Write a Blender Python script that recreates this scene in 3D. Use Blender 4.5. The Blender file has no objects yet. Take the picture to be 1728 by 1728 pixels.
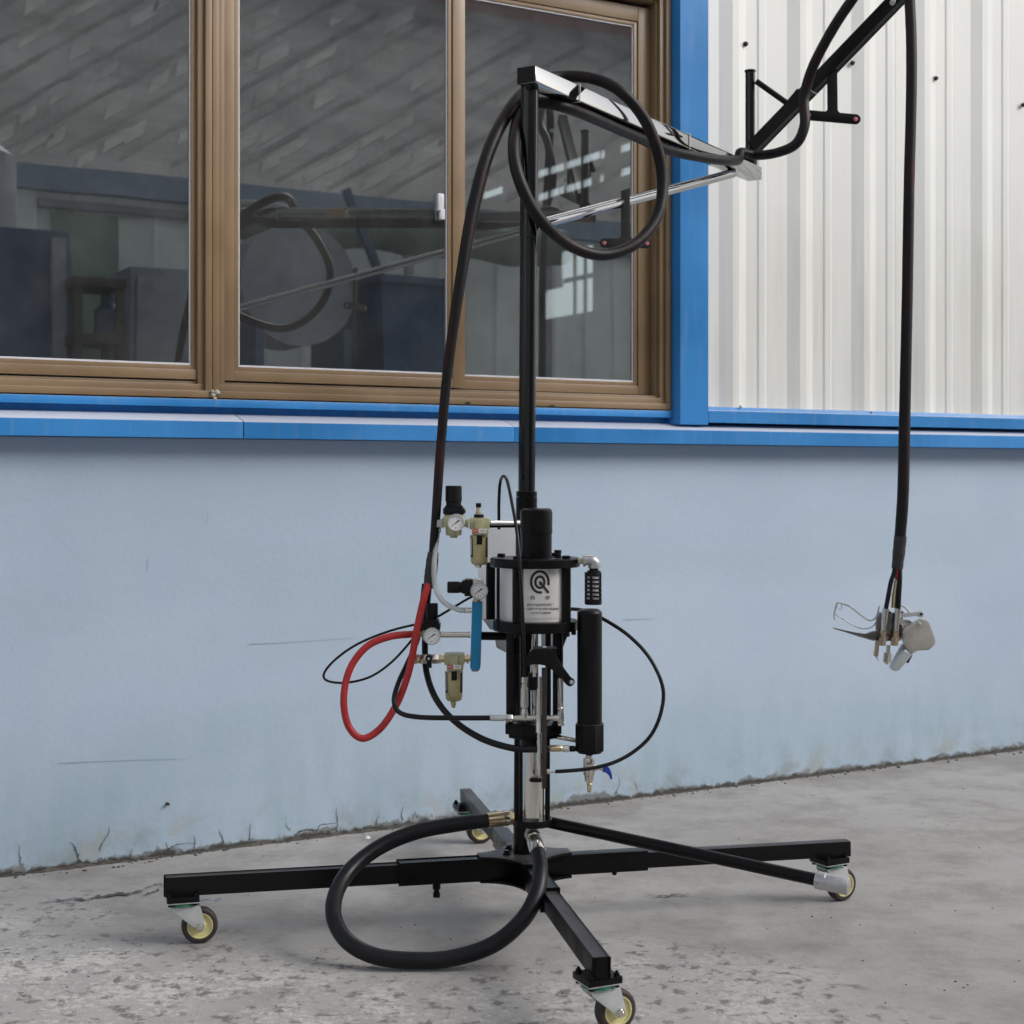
import bpy, bmesh, math, random
from mathutils import Vector as V, Matrix
random.seed(7)
R = math.radians
SC = bpy.context.scene
COL = SC.collection

# ------------------------------------------------------------------ camera, sky, sun, exposure
F, CX, HV = 2600.0, 864.0, 804.0          # focal length and principal point of the 1728 px photograph
cd = bpy.data.cameras.new('camera')
cam = bpy.data.objects.new('camera', cd)
COL.objects.link(cam)
cam.location = (0, 0, 1.0)
cam.rotation_euler = (R(90), 0, 0)
cd.sensor_width = 36
cd.lens = 36 * F / 1728
cd.shift_y = -(864 - HV) / 1728
cd.clip_start, cd.clip_end = 0.05, 2000
SC.camera = cam
cd.dof.use_dof = True
cd.dof.focus_distance = 3.45
cd.dof.aperture_fstop = 6.3

SUN_DIR = V((0.92, -0.22, 0.66)).normalized()          # towards the sun
sun_el = math.asin(SUN_DIR.z)
sun_az = math.atan2(SUN_DIR.x, SUN_DIR.y)
w = bpy.data.worlds.new('World')
SC.world = w
w.use_nodes = True
nt = w.node_tree
bg = nt.nodes['Background']
sky = nt.nodes.new('ShaderNodeTexSky')
sky.sky_type = 'NISHITA'
sky.sun_disc = False
sky.sun_elevation = sun_el
sky.sun_rotation = sun_az
sky.air_density, sky.dust_density, sky.ozone_density = 1.0, 4.0, 1.0
hs = nt.nodes.new('ShaderNodeHueSaturation')           # overcast: the blue is washed out of the sky
hs.inputs['Saturation'].default_value = 0.32
nt.links.new(sky.outputs[0], hs.inputs['Color'])
nt.links.new(hs.outputs[0], bg.inputs[0])
bg.inputs[1].default_value = 0.15
sd = bpy.data.lights.new('sun', 'SUN')
sun = bpy.data.objects.new('sun', sd)
COL.objects.link(sun)
sd.energy, sd.angle, sd.color = 0.62, R(24), (1, 0.97, 0.93)
sun.location = (0, 0, 20)
sun.rotation_euler = SUN_DIR.to_track_quat('Z', 'Y').to_euler()
vs = SC.view_settings
SC.display_settings.display_device = 'sRGB'
vs.view_transform, vs.look, vs.gamma, vs.use_curve_mapping = 'Standard', 'None', 1, False
vs.exposure = 0.37

# ------------------------------------------------------------------ geometry helpers
def P(u, v, d):                           # point seen at photo pixel u, v at distance d along the view axis
    return V(((u - CX) * d / F, d, 1 + (HV - v) * d / F))

P0, U2, N2 = V((-1.278, 3.846)), V((.8691, .4946)), V((.4946, -.8691))
def W(u, v, off=0.0):                     # (s, z) on the facade plane moved off metres towards the yard
    a, b = (u - CX) / F, (HV - v) / F
    t = (off + P0.dot(N2)) / (a * N2.x + N2.y)
    q = V((a * t, t)) - P0
    return q.dot(U2), 1 + b * t
def WL(u, v, off=0.0):                    # the same as a point in the building's own coordinates
    s, z = W(u, v, off)
    return V((s, -off, z))

def new(): return bmesh.new()

def orient(axis):
    return V(axis).normalized().to_track_quat('Z', 'Y').to_matrix().to_4x4()

def box(bm, x0, x1, y0, y1, z0, z1, bev=0.0, M=None):
    r = bmesh.ops.create_cube(bm, size=1.0)
    vs_ = r['verts']
    for q in vs_:
        q.co = V((x0 + (q.co.x + .5) * (x1 - x0), y0 + (q.co.y + .5) * (y1 - y0), z0 + (q.co.z + .5) * (z1 - z0)))
        if M is not None: q.co = M @ q.co
    if bev:
        es = list({e for q in vs_ for e in q.link_edges})
        bmesh.ops.bevel(bm, geom=es, offset=bev, segments=2, affect='EDGES', profile=0.6)

def beam(bm, p0, p1, wd, ht, bev=0.002, up=(0, 0, 1)):   # rectangular bar: wd across, ht along up
    p0, p1 = V(p0), V(p1)
    y = (p1 - p0); L = y.length; y.normalize()
    x = y.cross(V(up)).normalized(); z = x.cross(y)
    M = Matrix((x, y, z)).transposed().to_4x4(); M.translation = p0
    box(bm, -wd / 2, wd / 2, 0, L, -ht / 2, ht / 2, bev, M)

def lathe(bm, o, axis, prof, n=28, caps=True):       # prof: (height along axis, radius)
    o = V(o); M = orient(axis); M.translation = o
    rings = []
    for h, r in prof:
        if r < 1e-6:
            rings.append([bm.verts.new(M @ V((0, 0, h)))])
        else:
            rings.append([bm.verts.new(M @ V((r * math.cos(2 * math.pi * i / n), r * math.sin(2 * math.pi * i / n), h))) for i in range(n)])
    for a, b in zip(rings, rings[1:]):
        for i in range(n):
            j = (i + 1) % n
            f = [a[i % len(a)], a[j % len(a)], b[j % len(b)], b[i % len(b)]]
            f = list(dict.fromkeys(f))
            if len(f) > 2: bm.faces.new(f)
    if caps and len(rings[0]) > 1: bm.faces.new(rings[0][::-1])
    if caps and len(rings[-1]) > 1: bm.faces.new(rings[-1])

def rod(bm, p0, p1, r0, r1=None, n=24, bev=0.0):
    p0, p1 = V(p0), V(p1); L = (p1 - p0).length
    r1 = r0 if r1 is None else r1
    if bev: pr = [(0, r0 - bev), (bev, r0), (L - bev, r1), (L, r1 - bev)]
    else: pr = [(0, r0), (L, r1)]
    lathe(bm, p0, p1 - p0, pr, n)

def vl(bm, u, d, prof, n=28):             # vertical lathe, profile in photo pixels: (v, half width)
    p = P(u, prof[0][0], d)
    lathe(bm, p, (0, 0, -1), [((v - prof[0][0]) * d / F, h * d / F) for v, h in prof], n)

def hl(bm, v, d, prof, n=24):             # lathe along x, profile in pixels: (u, half height)
    p = P(prof[0][0], v, d)
    lathe(bm, p, (1, 0, 0), [((u - prof[0][0]) * d / F, h * d / F) for u, h in prof], n)

def spline(pts, step=6):
    pts = [V(p) for p in pts]; out = []
    q = [2 * pts[0] - pts[1]] + pts + [2 * pts[-1] - pts[-2]]
    for i in range(1, len(q) - 2):
        a, b, c, e = q[i - 1:i + 3]
        for k in range(step):
            t = k / step
            out.append(.5 * ((2 * b) + (-a + c) * t + (2 * a - 5 * b + 4 * c - e) * t * t + (-a + 3 * b - 3 * c + e) * t ** 3))
    out.append(pts[-1])
    return out

def tube(bm, pts, r, n=14, step=6, smooth=True, wob=0.0):
    rr = r if isinstance(r, (list, tuple)) else None
    if smooth:
        m = len(pts); pts = spline(pts, step)
        rad = [(rr[min(int(i / step), m - 2)] * (1 - (i / step - min(int(i / step), m - 2))) + rr[min(int(i / step), m - 2) + 1] * (i / step - min(int(i / step), m - 2))) if rr else r for i in range(len(pts))]
    else:
        pts = [V(p) for p in pts]; rad = rr or [r] * len(pts)
    t0 = (pts[1] - pts[0]).normalized()
    x = t0.orthogonal().normalized(); rings = []
    for i, p in enumerate(pts):
        t = (pts[min(i + 1, len(pts) - 1)] - pts[max(i - 1, 0)]).normalized()
        x = (x - t * x.dot(t)).normalized(); y = t.cross(x)
        k = rad[i] * (1 + wob * random.uniform(-1, 1))
        rings.append([bm.verts.new(p + (x * math.cos(2 * math.pi * j / n) + y * math.sin(2 * math.pi * j / n)) * k) for j in range(n)])
    for a, b in zip(rings, rings[1:]):
        for j in range(n):
            bm.faces.new((a[j], a[(j + 1) % n], b[(j + 1) % n], b[j]))
    bm.faces.new(rings[0][::-1]); bm.faces.new(rings[-1])

def prism(bm, pts, ext, bev=0.0):         # planar outline pushed along the vector ext
    ext = V(ext)
    a = [bm.verts.new(V(p)) for p in pts]; b = [bm.verts.new(V(p) + ext) for p in pts]
    f1 = bm.faces.new(a); f2 = bm.faces.new(b[::-1]); fs = [f1, f2]
    for i in range(len(a)):
        j = (i + 1) % len(a)
        fs.append(bm.faces.new((a[j], a[i], b[i], b[j])))
    bmesh.ops.recalc_face_normals(bm, faces=fs)
    if bev:
        es = list(f1.edges) + list(f2.edges)
        bmesh.ops.bevel(bm, geom=es, offset=bev, segments=2, affect='EDGES', profile=0.6)

ORG = {}                                  # where each object's origin lies in the frame its family is modelled in
def root(name, loc, label, cat, group=None, rz=0.0, frame=None):
    o = bpy.data.objects.new(name, None); COL.objects.link(o)
    o.empty_display_size = 0.1
    o.location = loc; o.rotation_euler.z = rz
    o['label'] = label; o['category'] = cat
    if group: o['group'] = group
    ORG[o] = V(loc) if frame is None else V(frame)
    return o

def obj(name, bm, m, parent=None, label=None, cat=None, kind=None, group=None, ang=38, origin=None, flat=False):
    me = bpy.data.meshes.new(name)
    bmesh.ops.recalc_face_normals(bm, faces=bm.faces[:])
    if origin is None:
        lo = V([min(q.co[i] for q in bm.verts) for i in range(3)]); hi = V([max(q.co[i] for q in bm.verts) for i in range(3)])
        origin = (lo + hi) / 2
        if parent is None: origin.z = lo.z
    origin = V(origin)
    bmesh.ops.translate(bm, verts=bm.verts[:], vec=-origin)
    bm.to_mesh(me); bm.free()
    if not flat:
        for p in me.polygons: p.use_smooth = True
        me.set_sharp_from_angle(angle=R(ang))
    for x in (m if isinstance(m, (list, tuple)) else [m]): me.materials.append(x)
    o = bpy.data.objects.new(name, me); COL.objects.link(o)
    ORG[o] = origin
    if parent is not None:
        o.parent = parent; o.location = origin - ORG[parent]
    else:
        o.location = origin
    if label: o['label'] = label
    if cat: o['category'] = cat
    if kind: o['kind'] = kind
    if group: o['group'] = group
    return o

def copy_tree(o, parent):
    c = o.copy(); COL.objects.link(c); c.parent = parent
    for ch in o.children:
        d = ch.copy(); COL.objects.link(d); d.parent = c
    return c

# ------------------------------------------------------------------ materials
class NT:
    def __init__(s, name):
        s.m = bpy.data.materials.new(name); s.m.use_nodes = True
        s.t = s.m.node_tree; s.b = s.t.nodes['Principled BSDF']; s.o = s.t.nodes['Material Output']
        s.co = s.n('ShaderNodeTexCoord').outputs['Object']
    def n(s, kind, **kw):
        x = s.t.nodes.new(kind)
        for k, v in kw.items(): setattr(x, k, v)
        return x
    def l(s, a, b): s.t.links.new(a, b)
    def noise(s, scale, detail=4, rough=.55, vec=None, dist=0.0):
        x = s.n('ShaderNodeTexNoise'); x.inputs['Scale'].default_value = scale
        x.inputs['Detail'].default_value = detail; x.inputs['Roughness'].default_value = rough
        x.inputs['Distortion'].default_value = dist
        s.l(vec or s.co, x.inputs['Vector']); return x.outputs['Fac']
    def ramp(s, fac, stops):
        x = s.n('ShaderNodeValToRGB'); e = x.color_ramp.elements
        while len(e) < len(stops): e.new(.5)
        for q, (p, c) in zip(e, stops):
            q.position = p; q.color = (c, c, c, 1) if not isinstance(c, (tuple, list)) else (*c, 1)
        s.l(fac, x.inputs['Fac']); return x.outputs['Color']
    def mix(s, fac, a, b, mode='MIX'):
        x = s.n('ShaderNodeMix', data_type='RGBA', blend_type=mode)
        for k, val in ((0, fac), (6, a), (7, b)):
            sock = x.inputs[k]
            if isinstance(val, (int, float)): sock.default_value = val if k == 0 else (val, val, val, 1)
            elif isinstance(val, (tuple, list)): sock.default_value = (*val, 1)
            else: s.l(val, sock)
        return x.outputs[2]
    def math(s, op, a, b=0.0, clamp=False):
        x = s.n('ShaderNodeMath', operation=op, use_clamp=clamp)
        for i, val in enumerate((a, b)):
            if isinstance(val, (int, float)): x.inputs[i].default_value = val
            else: s.l(val, x.inputs[i])
        return x.outputs[0]
    def rng(s, val, a, b, c=0.0, d=1.0):
        x = s.n('ShaderNodeMapRange', interpolation_type='SMOOTHSTEP'); s.l(val, x.inputs[0])
        for i, q in enumerate((a, b, c, d)): x.inputs[i + 1].default_value = q
        return x.outputs[0]
    def scaled(s, sx, sy, sz, vec=None):
        x = s.n('ShaderNodeMapping'); x.inputs['Scale'].default_value = (sx, sy, sz)
        s.l(vec or s.co, x.inputs['Vector']); return x.outputs[0]
    def xyz(s):
        x = s.n('ShaderNodeSeparateXYZ'); s.l(s.co, x.inputs[0]); return x.outputs
    def bump(s, h, strength=.3, dist=.002):
        x = s.n('ShaderNodeBump'); x.inputs['Strength'].default_value = strength; x.inputs['Distance'].default_value = dist
        s.l(h, x.inputs['Height']); s.l(x.outputs[0], s.b.inputs['Normal'])
    def set(s, **kw):
        for k, v in kw.items():
            q = s.b.inputs[k]
            if hasattr(v, 'is_output'): s.l(v, q)
            else: q.default_value = (*v, 1) if isinstance(v, (tuple, list)) and len(v) == 3 else v
        return s

def mat(name, col, rough=.5, metal=0.0, var=.15, scale=30, bump=0.0, bscale=200, coat=0.0, rvar=.12, spec=.5, ior=1.5):
    s = NT(name)
    n = s.noise(scale, 5)
    lo = tuple(c * (1 - var) for c in col); hi = tuple(min(1, c * (1 + var)) for c in col)
    s.set(**{'Base Color': s.ramp(n, [(.3, lo), (.7, hi)]), 'Metallic': metal, 'Specular IOR Level': spec, 'IOR': ior})
    s.set(Roughness=s.rng(s.noise(scale * .6, 6), .3, .7, max(.02, rough - rvar), min(1, rough + rvar)))
    if coat: s.set(**{'Coat Weight': coat, 'Coat Roughness': .06})
    if bump: s.bump(s.noise(bscale, 3), bump, .001)
    return s.m

M = {}
M['black'] = mat('black_paint', (.0032, .003, .0032), .30, var=.3, scale=12, bump=.03, bscale=400, spec=.20, rvar=.06)
s = NT('black_paint_dusty')              # black powder coat, grey with dust where it looks up
gn = s.n('ShaderNodeNewGeometry'); sx = s.n('ShaderNodeSeparateXYZ'); s.l(gn.outputs['Normal'], sx.inputs[0])
scuff = s.rng(s.noise(60, 6, .7), .62, .72)
base = s.mix(s.math('MULTIPLY', scuff, .25), (.0045, .0042, .0048), (.04, .038, .036))
base = s.mix(s.math('MULTIPLY', s.rng(sx.outputs[2], .6, .95), s.rng(s.noise(18, 5), .25, .7, .5, 1)), base, (.052, .047, .05))
s.set(**{'Base Color': base, 'Roughness': s.rng(s.noise(9, 5), .3, .7, .30, .46), 'Specular IOR Level': .22}); s.bump(s.noise(300, 3), .04, .001); M['black_dusty'] = s.m
M['gloss'] = mat('black_chrome', (.006, .006, .0065), .04, var=.2, scale=6, rvar=.015, spec=.85, ior=3.1)
M['gloss_dark'] = mat('dark_gloss_tube', (.004, .004, .0045), .09, var=.2, scale=6, rvar=.03, spec=.42, ior=1.6)
M['steel'] = mat('brushed_steel', (.66, .64, .60), .15, metal=1.0, var=.03, scale=14, rvar=.0)
M['zinc'] = mat('zinc_plate', (.52, .54, .55), .36, metal=.35, var=.08, scale=40, rvar=.06)
M['brass'] = mat('brass', (.64, .52, .33), .24, metal=.95, var=.05, scale=30, rvar=.0)
M['nickel'] = mat('nickel_fitting', (.66, .63, .58), .18, metal=.95, var=.03, scale=20, rvar=.0)
M['olive'] = mat('champagne_paint', (.44, .42, .25), .34, var=.05, scale=40, coat=.2, rvar=.05)
M['gold'] = mat('champagne_bowl', (.47, .41, .22), .26, metal=.2, var=.05, scale=30, rvar=.04)
M['plastic'] = mat('black_plastic', (.0045, .0045, .0058), .40, var=.2, scale=30, bump=.05, bscale=500, spec=.26, rvar=.05)
M['white_box'] = mat('white_coated_sheet', (.86, .88, .92), .35, var=.03, scale=8)
M['grey_box'] = mat('grey_coated_sheet', (.30, .32, .35), .45, var=.06, scale=8)
M['manifold'] = mat('blue_anodised', (.006, .25, .50), .32, var=.06, scale=20, rvar=.05)
M['blue_knob'] = mat('blue_handle', (.015, .05, .38), .35, var=.1, scale=30)
M['red_hose'] = mat('red_hose', (.42, .022, .022), .42, var=.12, scale=40)
M['rubber'] = mat('black_rubber', (.006, .0063, .0085), .36, var=.35, scale=25, bump=.06, bscale=300, spec=.30, rvar=.08)
M['tyre'] = mat('brown_rubber', (.035, .024, .022), .6, var=.35, scale=40, bump=.1, bscale=300)
M['cream'] = mat('cream_wheel', (.66, .60, .30), .42, var=.08, scale=40)
M['green'] = mat('green_swivel_ring', (.02, .16, .09), .4, var=.15, scale=40)
M['face'] = mat('gauge_face', (.88, .88, .87), .4, var=.03, scale=30)
M['print'] = mat('black_print', (.012, .012, .014), .5, var=.1, scale=30)
M['red'] = mat('red_sticker', (.55, .05, .04), .45, var=.08, scale=30)
M['label'] = mat('label_foil', (.74, .72, .71), .30, metal=.45, var=.02, scale=5, rvar=.02)
M['silver'] = mat('silver_paint', (.47, .47, .48), .34, metal=.7, var=.14, scale=40)
M['pale_wax'] = mat('grey_cup', (.46, .44, .40), .34, var=.14, scale=28, metal=.3)
M['brown_bar'] = mat('dark_brown_bar', (.03, .022, .019), .4, var=.25, scale=20)
M['pink'] = mat('pink_bush', (.55, .18, .18), .5, var=.1, scale=30)
M['alu'] = mat('satin_aluminium', (.70, .69, .68), .42, metal=.55, var=.04, scale=6, rvar=.03)
M['gun_metal'] = mat('worn_gun_metal', (.21, .195, .18), .20, metal=.9, var=.15, scale=60, rvar=.06)
M['bronze'] = mat('pale_bronze', (.50, .40, .28), .22, metal=.95, var=.08, scale=40, rvar=.04)
M['grey_plate'] = mat('dark_grey_plate', (.030, .030, .029), .5, var=.3, scale=30, spec=.3)
M['tie'] = mat('pale_cable_tie', (.6, .6, .6), .45, var=.1, scale=30)
M['tape'] = mat('dark_tape', (.02, .02, .021), .5, var=.25, scale=60, bump=.2, bscale=150)
s = NT('hose_bundle_wrap')                # black spiral wrap with the red hose glinting through
rs = s.ramp(s.noise(5, 3, vec=s.scaled(9, 9, 1.2)), [(.54, (.006, .0055, .0065)), (.74, (.04, .006, .008))])
s.set(**{'Base Color': rs, 'Roughness': .46, 'Specular IOR Level': .28}); s.bump(s.noise(140, 4), .25, .002); M['bundle'] = s.m
s = NT('clear_tube'); s.set(**{'Base Color': (.80, .83, .84), 'Roughness': .22, 'Transmission Weight': .45, 'IOR': 1.3}); s.bump(s.noise(60, 2), .05); M['clear'] = s.m
s = NT('amber_dome'); s.set(**{'Base Color': (.75, .62, .45), 'Roughness': .15, 'Transmission Weight': .5}); s.bump(s.noise(60, 2), .05); M['amber'] = s.m
# painted steel of the facade
def paint(name, col, rough, streak=.14):
    s = NT(name)
    a = s.noise(3, 6); b = s.noise(6, 6, vec=s.scaled(6, 6, .6)); c = s.noise(90, 3)
    base = s.mix(s.rng(a, .3, .7), tuple(q * .88 for q in col), tuple(min(1, q * 1.1) for q in col))
    dust = s.mix(.5, col, (.42, .42, .40))
    base = s.mix(s.math('MULTIPLY', s.rng(b, .5, .78), streak * 2), base, dust)
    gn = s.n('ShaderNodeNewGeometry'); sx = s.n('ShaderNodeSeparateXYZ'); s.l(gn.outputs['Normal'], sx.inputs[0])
    base = s.mix(s.math('MULTIPLY', s.rng(sx.outputs[2], .6, .9), .92), base, (.58, .61, .68))  # pale dust on up-facing paint, with the sky's brightening put into its colour
    s.set(**{'Base Color': base, 'Roughness': s.rng(a, .2, .8, rough - .1, rough + .12)})
    s.bump(s.math('ADD', s.math('MULTIPLY', c, .3), a), .12, .002)
    return s.m
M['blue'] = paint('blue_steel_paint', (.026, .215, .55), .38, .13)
s = NT('white_cladding_paint')
a = s.noise(1.3, 3); b = s.noise(5, 7, .65, vec=s.scaled(7, 7, .35))
x, y, z = s.xyz()
base = s.mix(s.rng(a, .3, .7), (.66, .672, .655), (.71, .72, .70))
base = s.mix(s.math('MULTIPLY', s.rng(b, .52, .75), .22), base, (.52, .50, .46))
base = s.mix(s.math('MULTIPLY', s.rng(z, -1.35, -2.15), s.rng(b, .35, .7, .1, .45)), base, (.50, .49, .45))
s.set(**{'Base Color': base, 'Roughness': .42}); s.bump(s.noise(2.5, 2), .12, .01); M['clad'] = s.m
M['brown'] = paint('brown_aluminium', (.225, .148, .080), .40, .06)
M['gasket'] = mat('pale_gasket', (.62, .62, .66), .5, var=.1, scale=60)
M['dark'] = mat('dark_gap', (.012, .011, .010), .7, var=.2, scale=60)
M['putty'] = mat('dried_putty', (.42, .40, .35), .8, var=.25, scale=80, bump=.5, bscale=120)
s = NT('tinted_glass')                    # solar glass: dims what lies behind, mirrors the yard
tr = s.n('ShaderNodeBsdfTransparent'); tr.inputs[0].default_value = (.90, .95, .95, 1)
gl = s.n('ShaderNodeBsdfGlossy'); gl.inputs['Roughness'].default_value = 0.0
gl.inputs['Color'].default_value = (.93, .97, 1, 1)
fr = s.n('ShaderNodeFresnel'); fr.inputs['IOR'].default_value = 3.9
ge = s.n('ShaderNodeNewGeometry'); fro = s.math('MULTIPLY', fr.outputs[0], s.math('SUBTRACT', 1.0, ge.outputs['Backfacing']))
bp = s.n('ShaderNodeBump'); bp.inputs['Strength'].default_value = .03; bp.inputs['Distance'].default_value = .01
s.l(s.noise(2.2, 1), bp.inputs['Height']); s.l(bp.outputs[0], gl.inputs['Normal'])
mx = s.n('ShaderNodeMixShader'); s.l(fro, mx.inputs[0]); s.l(tr.outputs[0], mx.inputs[1]); s.l(gl.outputs[0], mx.inputs[2])
df = s.n('ShaderNodeBsdfDiffuse'); df.inputs['Color'].default_value = (.45, .45, .43, 1)
m2 = s.n('ShaderNodeMixShader')           # a film of dust
s.l(s.rng(s.noise(3.5, 8), .30, .75, .014, .06), m2.inputs[0]); s.l(mx.outputs[0], m2.inputs[1]); s.l(df.outputs[0], m2.inputs[2])
s.l(m2.outputs[0], s.o.inputs['Surface']); M['glass'] = s.m
# pale blue rendered wall with grime at its foot
s = NT('pale_blue_render')
x, y, z = s.xyz()
big = s.noise(1.1, 6); mid = s.noise(5, 7); fine = s.noise(60, 5)
base = s.mix(s.rng(big, .25, .75), (.378, .468, .588), (.452, .533, .656))
base = s.mix(s.math('MULTIPLY', s.rng(mid, .45, .72), .4), base, (.395, .51, .605))
lap = s.noise(1.6, 4, .5, vec=s.scaled(.5, .5, 2.2))
base = s.mix(s.math('MULTIPLY', s.rng(lap, .48, .60), .22), base, (.33, .445, .54))
base = s.mix(s.math('MULTIPLY', s.rng(s.noise(130, 3), .3, .7), .10), base, (.26, .36, .44))
run = s.noise(3.4, 7, .62, vec=s.scaled(3.4, 3.4, .9))
foot = s.rng(z, .48, .02)
base = s.mix(s.math('MULTIPLY', foot, s.rng(run, .34, .68, .10, .62)), base, (.285, .405, .46))
scf = s.rng(s.noise(8, 6, .7, vec=s.scaled(1.0, 1.0, 2.6)), .66, .72)
base = s.mix(s.math('MULTIPLY', scf, .30), base, (.25, .30, .33))
foot2 = s.rng(z, .16, 0.0)
base = s.mix(s.math('MULTIPLY', foot2, s.rng(s.noise(9, 9, .7), .44, .70, 0, .65)), base, (.20, .235, .225))
chip = s.math('MULTIPLY', s.rng(z, .13, .03), s.rng(s.noise(7, 9, .72), .56, .60))
base = s.mix(s.math('MULTIPLY', chip, .6), base, (.36, .37, .35))
foot3 = s.rng(s.math('ADD', z, s.math('MULTIPLY', s.math('SUBTRACT', s.noise(6, 9, .75), .5), .15)), .020, .009)
base = s.mix(s.math('MULTIPLY', foot3, .85), base, (.15, .15, .138))
foot4 = s.rng(s.math('ADD', z, s.math('MULTIPLY', s.math('SUBTRACT', s.noise(25, 6, .7), .5), .06)), .016, .006)
base = s.mix(foot4, base, (.055, .052, .047))
s.set(**{'Base Color': base, 'Roughness': .62})
s.bump(s.math('ADD', s.math('MULTIPLY', mid, 1.0), s.math('MULTIPLY', fine, .30)), .32, .006); M['render'] = s.m
M['scratch'] = mat('faint_scratch', (.27, .34, .42), .8, var=.1, scale=50)
M['crack'] = mat('crack_shadow_dirt', (.085, .085, .08), .9, var=.3, scale=200)
# worn concrete
s = NT('worn_concrete')
x, y, z = s.xyz()
big = s.noise(.9, 7, .6); mid = s.noise(5, 10, .72); fine = s.noise(55, 9, .78); grit = s.noise(150, 4, .7)
base = s.mix(s.rng(big, .3, .7), (.315, .303, .29), (.41, .402, .392))
base = s.mix(s.math('MULTIPLY', s.rng(mid, .42, .66), .55), base, (.205, .192, .178))
worn = s.rng(s.math('ADD', s.math('MULTIPLY', x, -.28), s.math('ADD', s.math('MULTIPLY', s.math('SUBTRACT', 3.45, y), .8), s.math('MULTIPLY', s.math('SUBTRACT', big, .5), 2.6))), .0, .55)
thr = s.math('ADD', s.math('MULTIPLY', fine, .55), s.math('MULTIPLY', mid, .55))
worn2 = s.math('MULTIPLY', worn, s.rng(thr, .53, .60))
base = s.mix(s.math('MULTIPLY', worn2, .84), base, (.57, .555, .535))
bits = s.math('MULTIPLY', s.rng(s.noise(24, 8, .70), .525, .61), s.rng(s.math('ADD', worn, s.math('MULTIPLY', mid, .6)), .30, .7))
base = s.mix(s.math('MULTIPLY', bits, .80), base, (.115, .105, .096))
base = s.mix(s.math('MULTIPLY', s.rng(fine, .58, .70), .6), base, (.13, .125, .12))
base = s.mix(s.math('MULTIPLY', s.rng(s.noise(1.7, 7, .62), .50, .68), .46), base, (.15, .137, .122))
base = s.mix(s.math('MULTIPLY', s.rng(grit, .58, .72), .4), base, (.50, .49, .48))
s.set(**{'Base Color': base, 'Roughness': s.rng(mid, .3, .7, .72, .92)})
s.bump(s.math('ADD', s.math('MULTIPLY', fine, .8), s.math('ADD', s.math('MULTIPLY', grit, .25), mid)), .55, .006); M['concrete'] = s.m
M['dirt'] = mat('dry_dirt', (.075, .07, .062), .95, var=.5, scale=60, bump=.8, bscale=90)
M['paper'] = mat('white_scrap', (.75, .75, .75), .7, var=.1, scale=50)
# things across the yard and inside the hall
M['tile'] = mat('grey_roof_tile', (.31, .30, .285), .85, var=.3, scale=1.3, bump=.2, bscale=14)
M['tile_light'] = mat('pale_roof_patch', (.40, .39, .365), .85, var=.3, scale=1.3)
M['tile_dark'] = mat('dark_roof_lap', (.22, .21, .20), .85, var=.25, scale=2)
M['ridge_red'] = mat('red_brown_ridge', (.34, .20, .19), .7, var=.2, scale=5)
M['fascia'] = mat('grey_blue_fascia', (.20, .27, .36), .5, var=.15, scale=4)
M['shed_white'] = paint('shed_sheet_white', (.86, .90, .87), .5, .05)
M['door_green'] = paint('green_door_paint', (.20, .29, .24), .5)
M['navy'] = mat('navy_machine_paint', (.03, .07, .15), .4, var=.2, scale=5)
M['grey_machine'] = mat('grey_machine_paint', (.24, .26, .30), .5, var=.25, scale=7)
M['dark_green'] = mat('dark_green_band', (.12, .16, .14), .8, var=.3, scale=8, bump=.3, bscale=30)
M['hall_white'] = mat('hall_lining', (.42, .43, .43), .7, var=.15, scale=3)
M['hall_floor'] = mat('hall_floor', (.20, .20, .19), .6, var=.2, scale=3)

# ------------------------------------------------------------------ ground
bm = new()
n = 24
g = [[None] * (n + 1) for _ in range(n + 1)]
for i in range(n + 1):
    for j in range(n + 1):
        a = (i / n * 2 - 1); b = (j / n * 2 - 1)
        g[i][j] = bm.verts.new((math.copysign(abs(a) ** 2.2, a) * 300, math.copysign(abs(b) ** 2.2, b) * 300 + 3, 0))
for i in range(n):
    for j in range(n):
        bm.faces.new((g[i][j], g[i + 1][j], g[i + 1][j + 1], g[i][j + 1]))
obj('ground', bm, M['concrete'], kind='structure', origin=(0, 0, 0))

# ------------------------------------------------------------------ the workshop building
BLD = root('workshop_building', (P0.x, P0.y, 0), 'long workshop with pale blue rendered base, blue steel trim, brown windows and white ribbed cladding', 'building',
           rz=math.atan2(U2.y, U2.x), frame=(0, 0, 0))
S0, S1, DEP, TOP = -9.0, 10.0, 20.0, 5.9
def bpart(name, bm, m, **k): return obj(name, bm, m, BLD, **k)
# rendered base wall: a fine grid so that its face is gently uneven
bm = new()
box(bm, S0, S1, 0, .24, -.3, 1.1)
bpart('lower_wall', bm, M['render'], origin=(0, 0, 0))
def crack(pts, w0):
    bm = new(); a = []; b = []
    k = len(pts) - 1
    pp = spline([WL(u, v, .0016) for u, v in pts], 7)
    for i, p in enumerate(pp):
        t = i / (len(pp) - 1); ww = w0 * .62 * (1 - t) ** .8 * random.uniform(.35, 1.4) * .5 + .0003
        j = V((random.uniform(-.0022, .0022), 0, random.uniform(-.001, .001) if w0 > .0025 else 0))
        d = (pp[min(i + 1, len(pp) - 1)] - pp[max(i - 1, 0)]).normalized(); nn = V((d.z, 0, -d.x))
        a.append(bm.verts.new(p + j + nn * ww)); b.append(bm.verts.new(p + j - nn * ww))
    for i in range(len(a) - 1): bm.faces.new((a[i], a[i + 1], b[i + 1], b[i]))
    bpart('crack' if w0 > .0025 else 'scratch', bm, M['crack' if w0 > .0025 else 'scratch'], flat=True)
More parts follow.
